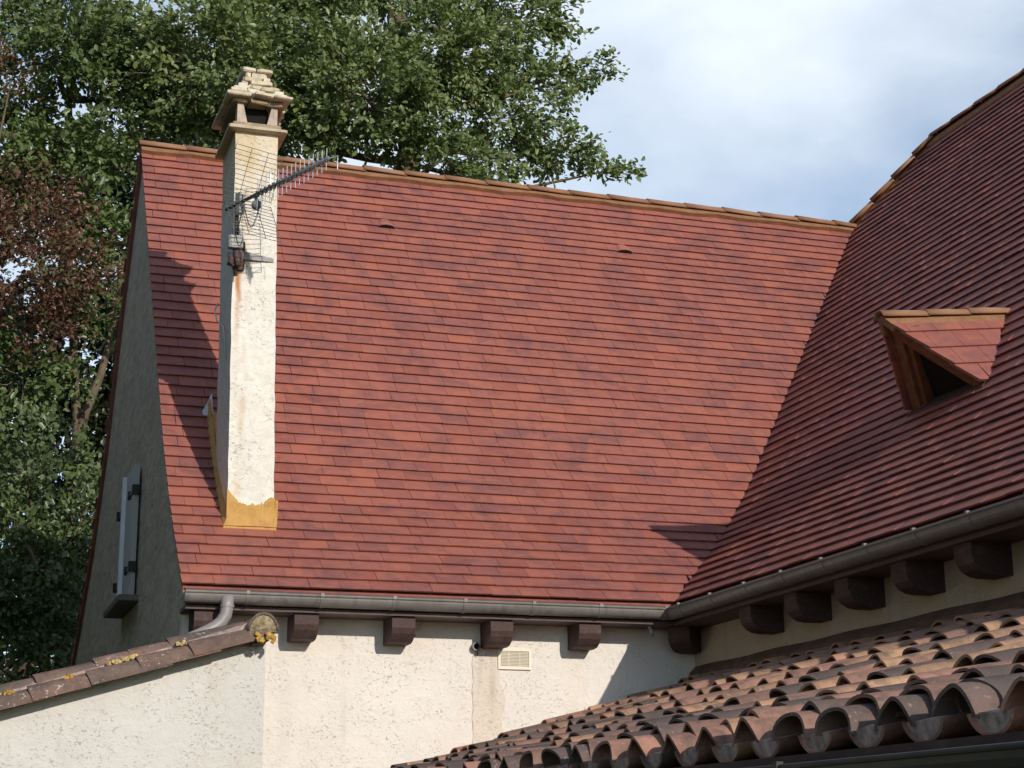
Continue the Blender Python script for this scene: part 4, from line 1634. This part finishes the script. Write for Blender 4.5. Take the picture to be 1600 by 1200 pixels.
def tree(name, label, cat, trunk, trad, lobes, leafmat_, leaf_len, dens=22, per_tip=46, depth=.85, spread=.15, group=None, limb_r=.05, extra_limbs=()):
    t = thing(name, label, cat, (trunk[0][0], trunk[0][1], GZ), group)
    tb = MB()
    tr = [Vector(q) for q in trunk]
    rads = [trad * (1 - .55 * i / (len(tr) - 1)) for i in range(len(tr))]
    # smooth trunk
    pp, rr_ = [], []
    for i in range(len(tr) - 1):
        for s_ in range(4):
            f_ = s_ / 4
            pp.append(tr[i].lerp(tr[i + 1], f_) + Vector((rng.gauss(0, .012), rng.gauss(0, .012), 0)))
            rr_.append(rads[i] + (rads[i + 1] - rads[i]) * f_)
    pp.append(tr[-1])
    rr_.append(rads[-1])
    tb.tube(pp, rr_, 9)
    for path, r0 in extra_limbs:
        tb.tube(path, [r0 * (1 - .6 * i / (len(path) - 1)) for i in range(len(path))], 8)
    tips, dirs, shade = [], [], []
    twigs = MB()
    for (lx, ly, lz, rx, rz) in lobes:
        c = Vector((lx, ly, lz))
        # limb from the nearest trunk point below the lobe
        cands = [q for q in pp[len(pp) // 3:] if q.z < lz + .2] or pp
        src = min(cands, key=lambda q: (q - c).length)
        mid = src.lerp(c, .5) + Vector((rng.gauss(0, .15), rng.gauss(0, .2), -.12 * (c - src).length))
        limb = [src, src.lerp(mid, .5) + Vector((0, 0, -.03)), mid, mid.lerp(c, .6), c]
        lr = max(.012, min(limb_r, .035 * max(rx, rz) + .012))
        tb.tube(limb, [lr * 1.5, lr * 1.2, lr, lr * .7, lr * .4], 6)
        ry = depth * (rx + rz) / 2 + .15
        nt = max(6, int(dens * math.pi * rx * rz * (.68 if lx > 2.2 else 1)))
        for _ in range(nt):
            while True:
                u = Vector((rng.uniform(-1, 1), rng.uniform(-1, 1), rng.uniform(-1, 1)))
                if .05 < u.length <= 1:
                    break
            u = u.normalized() * (u.length ** .75) * (1 + .16 * rng.gauss(0, 1) * (u.length > .7))
            tip = c + Vector((u.x * rx, u.y * ry, u.z * rz))
            st = c.lerp(src, .25 * rng.random()) + (tip - c) * (.25 + .15 * rng.random())
            od = (tip - st)
            if od.length < .05:
                od = Vector((0, 0, .1))
            bend = st.lerp(tip, .55) + Vector((rng.gauss(0, .05), rng.gauss(0, .05), rng.gauss(.02, .05)))
            twigs.tube([st, bend, tip], [.009, .006, .003], 3, cap=False)
            tips.append((st.lerp(tip, .35), bend, tip))
            dirs.append(od.normalized())
            shade.append(rng.random())
    n_t = len(tips)
    idx = np.repeat(np.arange(n_t), per_tip)
    T0 = np.array([list(a[0]) for a in tips])[idx]
    T1 = np.array([list(a[1]) for a in tips])[idx]
    T2 = np.array([list(a[2]) for a in tips])[idx]
    Dr = np.array([list(d_) for d_ in dirs])[idx]
    f_ = nr.beta(2.2, 1.0, len(idx))[:, None]
    P = np.where(f_ < .5, T0 + (T1 - T0) * f_ * 2, T1 + (T2 - T1) * (f_ - .5) * 2) + Dr * nr.uniform(-.02, spread, len(idx))[:, None] + nr.normal(0, spread * .55, (len(idx), 3))
    sh = np.clip(np.array(shade)[idx] * .6 + nr.uniform(0, .5, len(idx)) - .05, 0, 1)
    link('crown', leaves_mesh(P, Dr, leaf_len, sh, 'crown', leafmat_), t)
    tb.build('trunk', M['bark'], t, True)
    twigs.build('branches', M['bark'], t)
    return t


oak_lobes = [(-1.88, 12.00, 9.37, 1.40, 1.21), (-0.48, 13.00, 10.77, 1.49, 1.10), (0.30, 11.50, 9.05, 1.41, 1.13), (1.82, 12.00, 10.11, 1.28, 1.18),
             (3.03, 12.50, 11.07, 0.97, 0.92), (2.74, 12.00, 9.17, 1.03, 0.89), (3.59, 12.00, 9.82, 0.55, 0.50), (1.57, 11.50, 8.10, 1.13, 0.47),
             (3.70, 12.00, 8.68, 0.72, 0.40), (4.40, 12.00, 8.45, 0.42, 0.26), (4.30, 12.20, 10.12, 0.33, 0.28), (3.85, 12.50, 11.19, 0.36, 0.57),
             (-0.82, 12.00, 8.70, 1.22, 0.66), (1.3, 13.5, 12.2, 1.8, .9)]
tree('oak_tree', 'big green oak towering behind the roof ridge at centre', 'tree',
     [(1.2, 13.0, GZ), (1.15, 12.9, 1.0), (1.05, 12.7, 4.5), (1.10, 12.5, 7.2), (1.4, 12.5, 8.8), (1.2, 12.8, 11.0)], .34, oak_lobes, M['oak_leaf'], .105, dens=30, per_tip=48, spread=.13)
tree('leafy_tree', 'green deciduous tree rising at the left with forked trunk', 'tree',
     [(-3.50, 11.9, GZ), (-3.44, 11.8, .94), (-3.46, 11.8, 2.45), (-3.40, 11.8, 3.58), (-3.50, 11.9, 4.75), (-3.62, 12.4, 6.6), (-3.7, 13.0, 9.0)], .09,
     [(-3.84, 13.00, 10.05, 1.43, 0.95), (-4.38, 13.00, 8.75, 0.56, 0.60), (-2.87, 12.50, 8.35, 0.85, 0.66), (-3.32, 12.50, 6.75, 0.66, 0.36), (-2.49, 13.00, 9.41, 0.86, 0.77),
      (-4.32, 12.50, 7.46, 0.6, 0.5), (-3.01, 11.60, 5.37, 0.46, 0.55), (-4.26, 11.6, 4.36, .55, .6), (-2.75, 12.2, 6.6, .45, .45), (-3.6, 12.0, 7.7, .9, .6), (-3.55, 11.4, 4.35, .3, .28), (-3.2, 11.4, 3.2, .25, .25), (-3.7, 11.8, 9.3, .9, .7), (-6.2, 12.5, 8.5, 1.8, 2.2), (-6.5, 12.0, 5.0, 1.7, 1.8)], M['light_leaf'], .105, dens=26, per_tip=46,
     extra_limbs=(([Vector((-3.40, 11.8, 3.50)), Vector((-3.32, 11.8, 3.95)), Vector((-3.14, 11.75, 4.50)), Vector((-3.02, 11.8, 5.1)), Vector((-2.9, 12.0, 6.2))], .075),))
tree('copper_tree', 'reddish brown leaved tree at the left edge', 'tree',
     [(-6.0, 11.6, GZ), (-5.8, 11.6, 1.5), (-5.4, 11.5, 4.0), (-4.9, 11.4, 5.6)], .11,
     [(-4.10, 11.20, 5.75, 0.95, 0.72), (-4.45, 11.20, 6.4, 0.70, 0.55), (-3.55, 11.2, 5.75, .62, .5), (-3.95, 11.3, 5.0, .6, .4), (-3.9, 11.4, 6.9, .6, .4), (-4.55, 11.6, 8.7, .25, .3), (-5.4, 11.2, 6.0, .9, .9)], M['copper_leaf'], .068, dens=22, per_tip=52, spread=.17)
tree('shrub', 'dense dark green shrub below the trees beside the gable', 'shrub',
     [(-3.7, 11.0, GZ), (-3.7, 11.0, -1.0), (-3.75, 11.0, 1.2)], .06,
     [(-3.31, 11.00, 2.07, 0.57, 0.49), (-3.98, 11.00, 1.47, 0.72, 0.88), (-3.44, 10.50, 0.85, 0.55, 0.6), (-3.6, 10.8, -.2, .8, .7), (-4.1, 11.0, 3.1, .5, .55), (-5.2, 10.8, 1.6, .9, 1.4)], M['shrub_leaf'], .09, dens=34, per_tip=54)
tree('shrub', 'lighter green leafy shrub catching sun in front of the forked trunk', 'shrub',
     [(-4.0, 10.6, GZ), (-4.0, 10.6, -1.0), (-3.85, 10.6, 1.6)], .04,
     [(-3.75, 10.5, 1.75, .55, .38), (-4.2, 10.6, 2.2, .45, .35), (-3.3, 10.5, 2.5, .35, .3), (-3.9, 10.5, .6, .35, .3)], M['light_leaf'], .085, dens=20, per_tip=46)
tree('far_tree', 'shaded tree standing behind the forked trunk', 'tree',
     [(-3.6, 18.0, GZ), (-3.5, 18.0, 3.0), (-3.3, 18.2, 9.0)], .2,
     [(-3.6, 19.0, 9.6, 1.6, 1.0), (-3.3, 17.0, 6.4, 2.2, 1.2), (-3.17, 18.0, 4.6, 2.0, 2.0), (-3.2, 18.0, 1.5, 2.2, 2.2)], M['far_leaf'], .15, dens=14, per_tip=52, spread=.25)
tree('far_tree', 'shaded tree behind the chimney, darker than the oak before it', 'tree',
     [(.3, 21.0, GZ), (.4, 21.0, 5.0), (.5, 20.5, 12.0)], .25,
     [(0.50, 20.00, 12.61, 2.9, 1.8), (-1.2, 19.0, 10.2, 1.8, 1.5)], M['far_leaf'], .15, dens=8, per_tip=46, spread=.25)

# unseen trees carrying on left of the gable, added to cut sky light
def wood():
    P_, D_ = [], []
    for i in range(8):
        cx, cy = -10.5 - 3.4 * (i % 3) + rng.uniform(-1, 1), 14.0 - 2.6 * i
        hh = rng.uniform(9.5, 12.5)
        n_ = 7000
        u = nr.normal(0, 1, (n_, 3))
        u /= np.linalg.norm(u, axis=1)[:, None]
        lump = 1 + .22 * np.sin(u[:, :1] * 5 + i) * np.sin(u[:, 2:] * 6 + 2 * i)
        r_ = nr.uniform(.72, 1.0, (n_, 1)) * lump
        P_.append(np.array([cx, cy, GZ + hh * .55]) + u * r_ * np.array([3.1, 2.6, hh * .52]))
        D_.append(u)
    P_, D_ = np.concatenate(P_), np.concatenate(D_)
    me = leaves_mesh(P_, D_, .42, nr.uniform(0, 1, len(P_)), 'screening_woodland', M['shrub_leaf'])
    o_ = link('screening_woodland', me)
    o_['kind'] = 'stuff'
    o_['label'] = 'mass of unseen tree foliage carrying on left of the house, added to cut sky light'


wood()
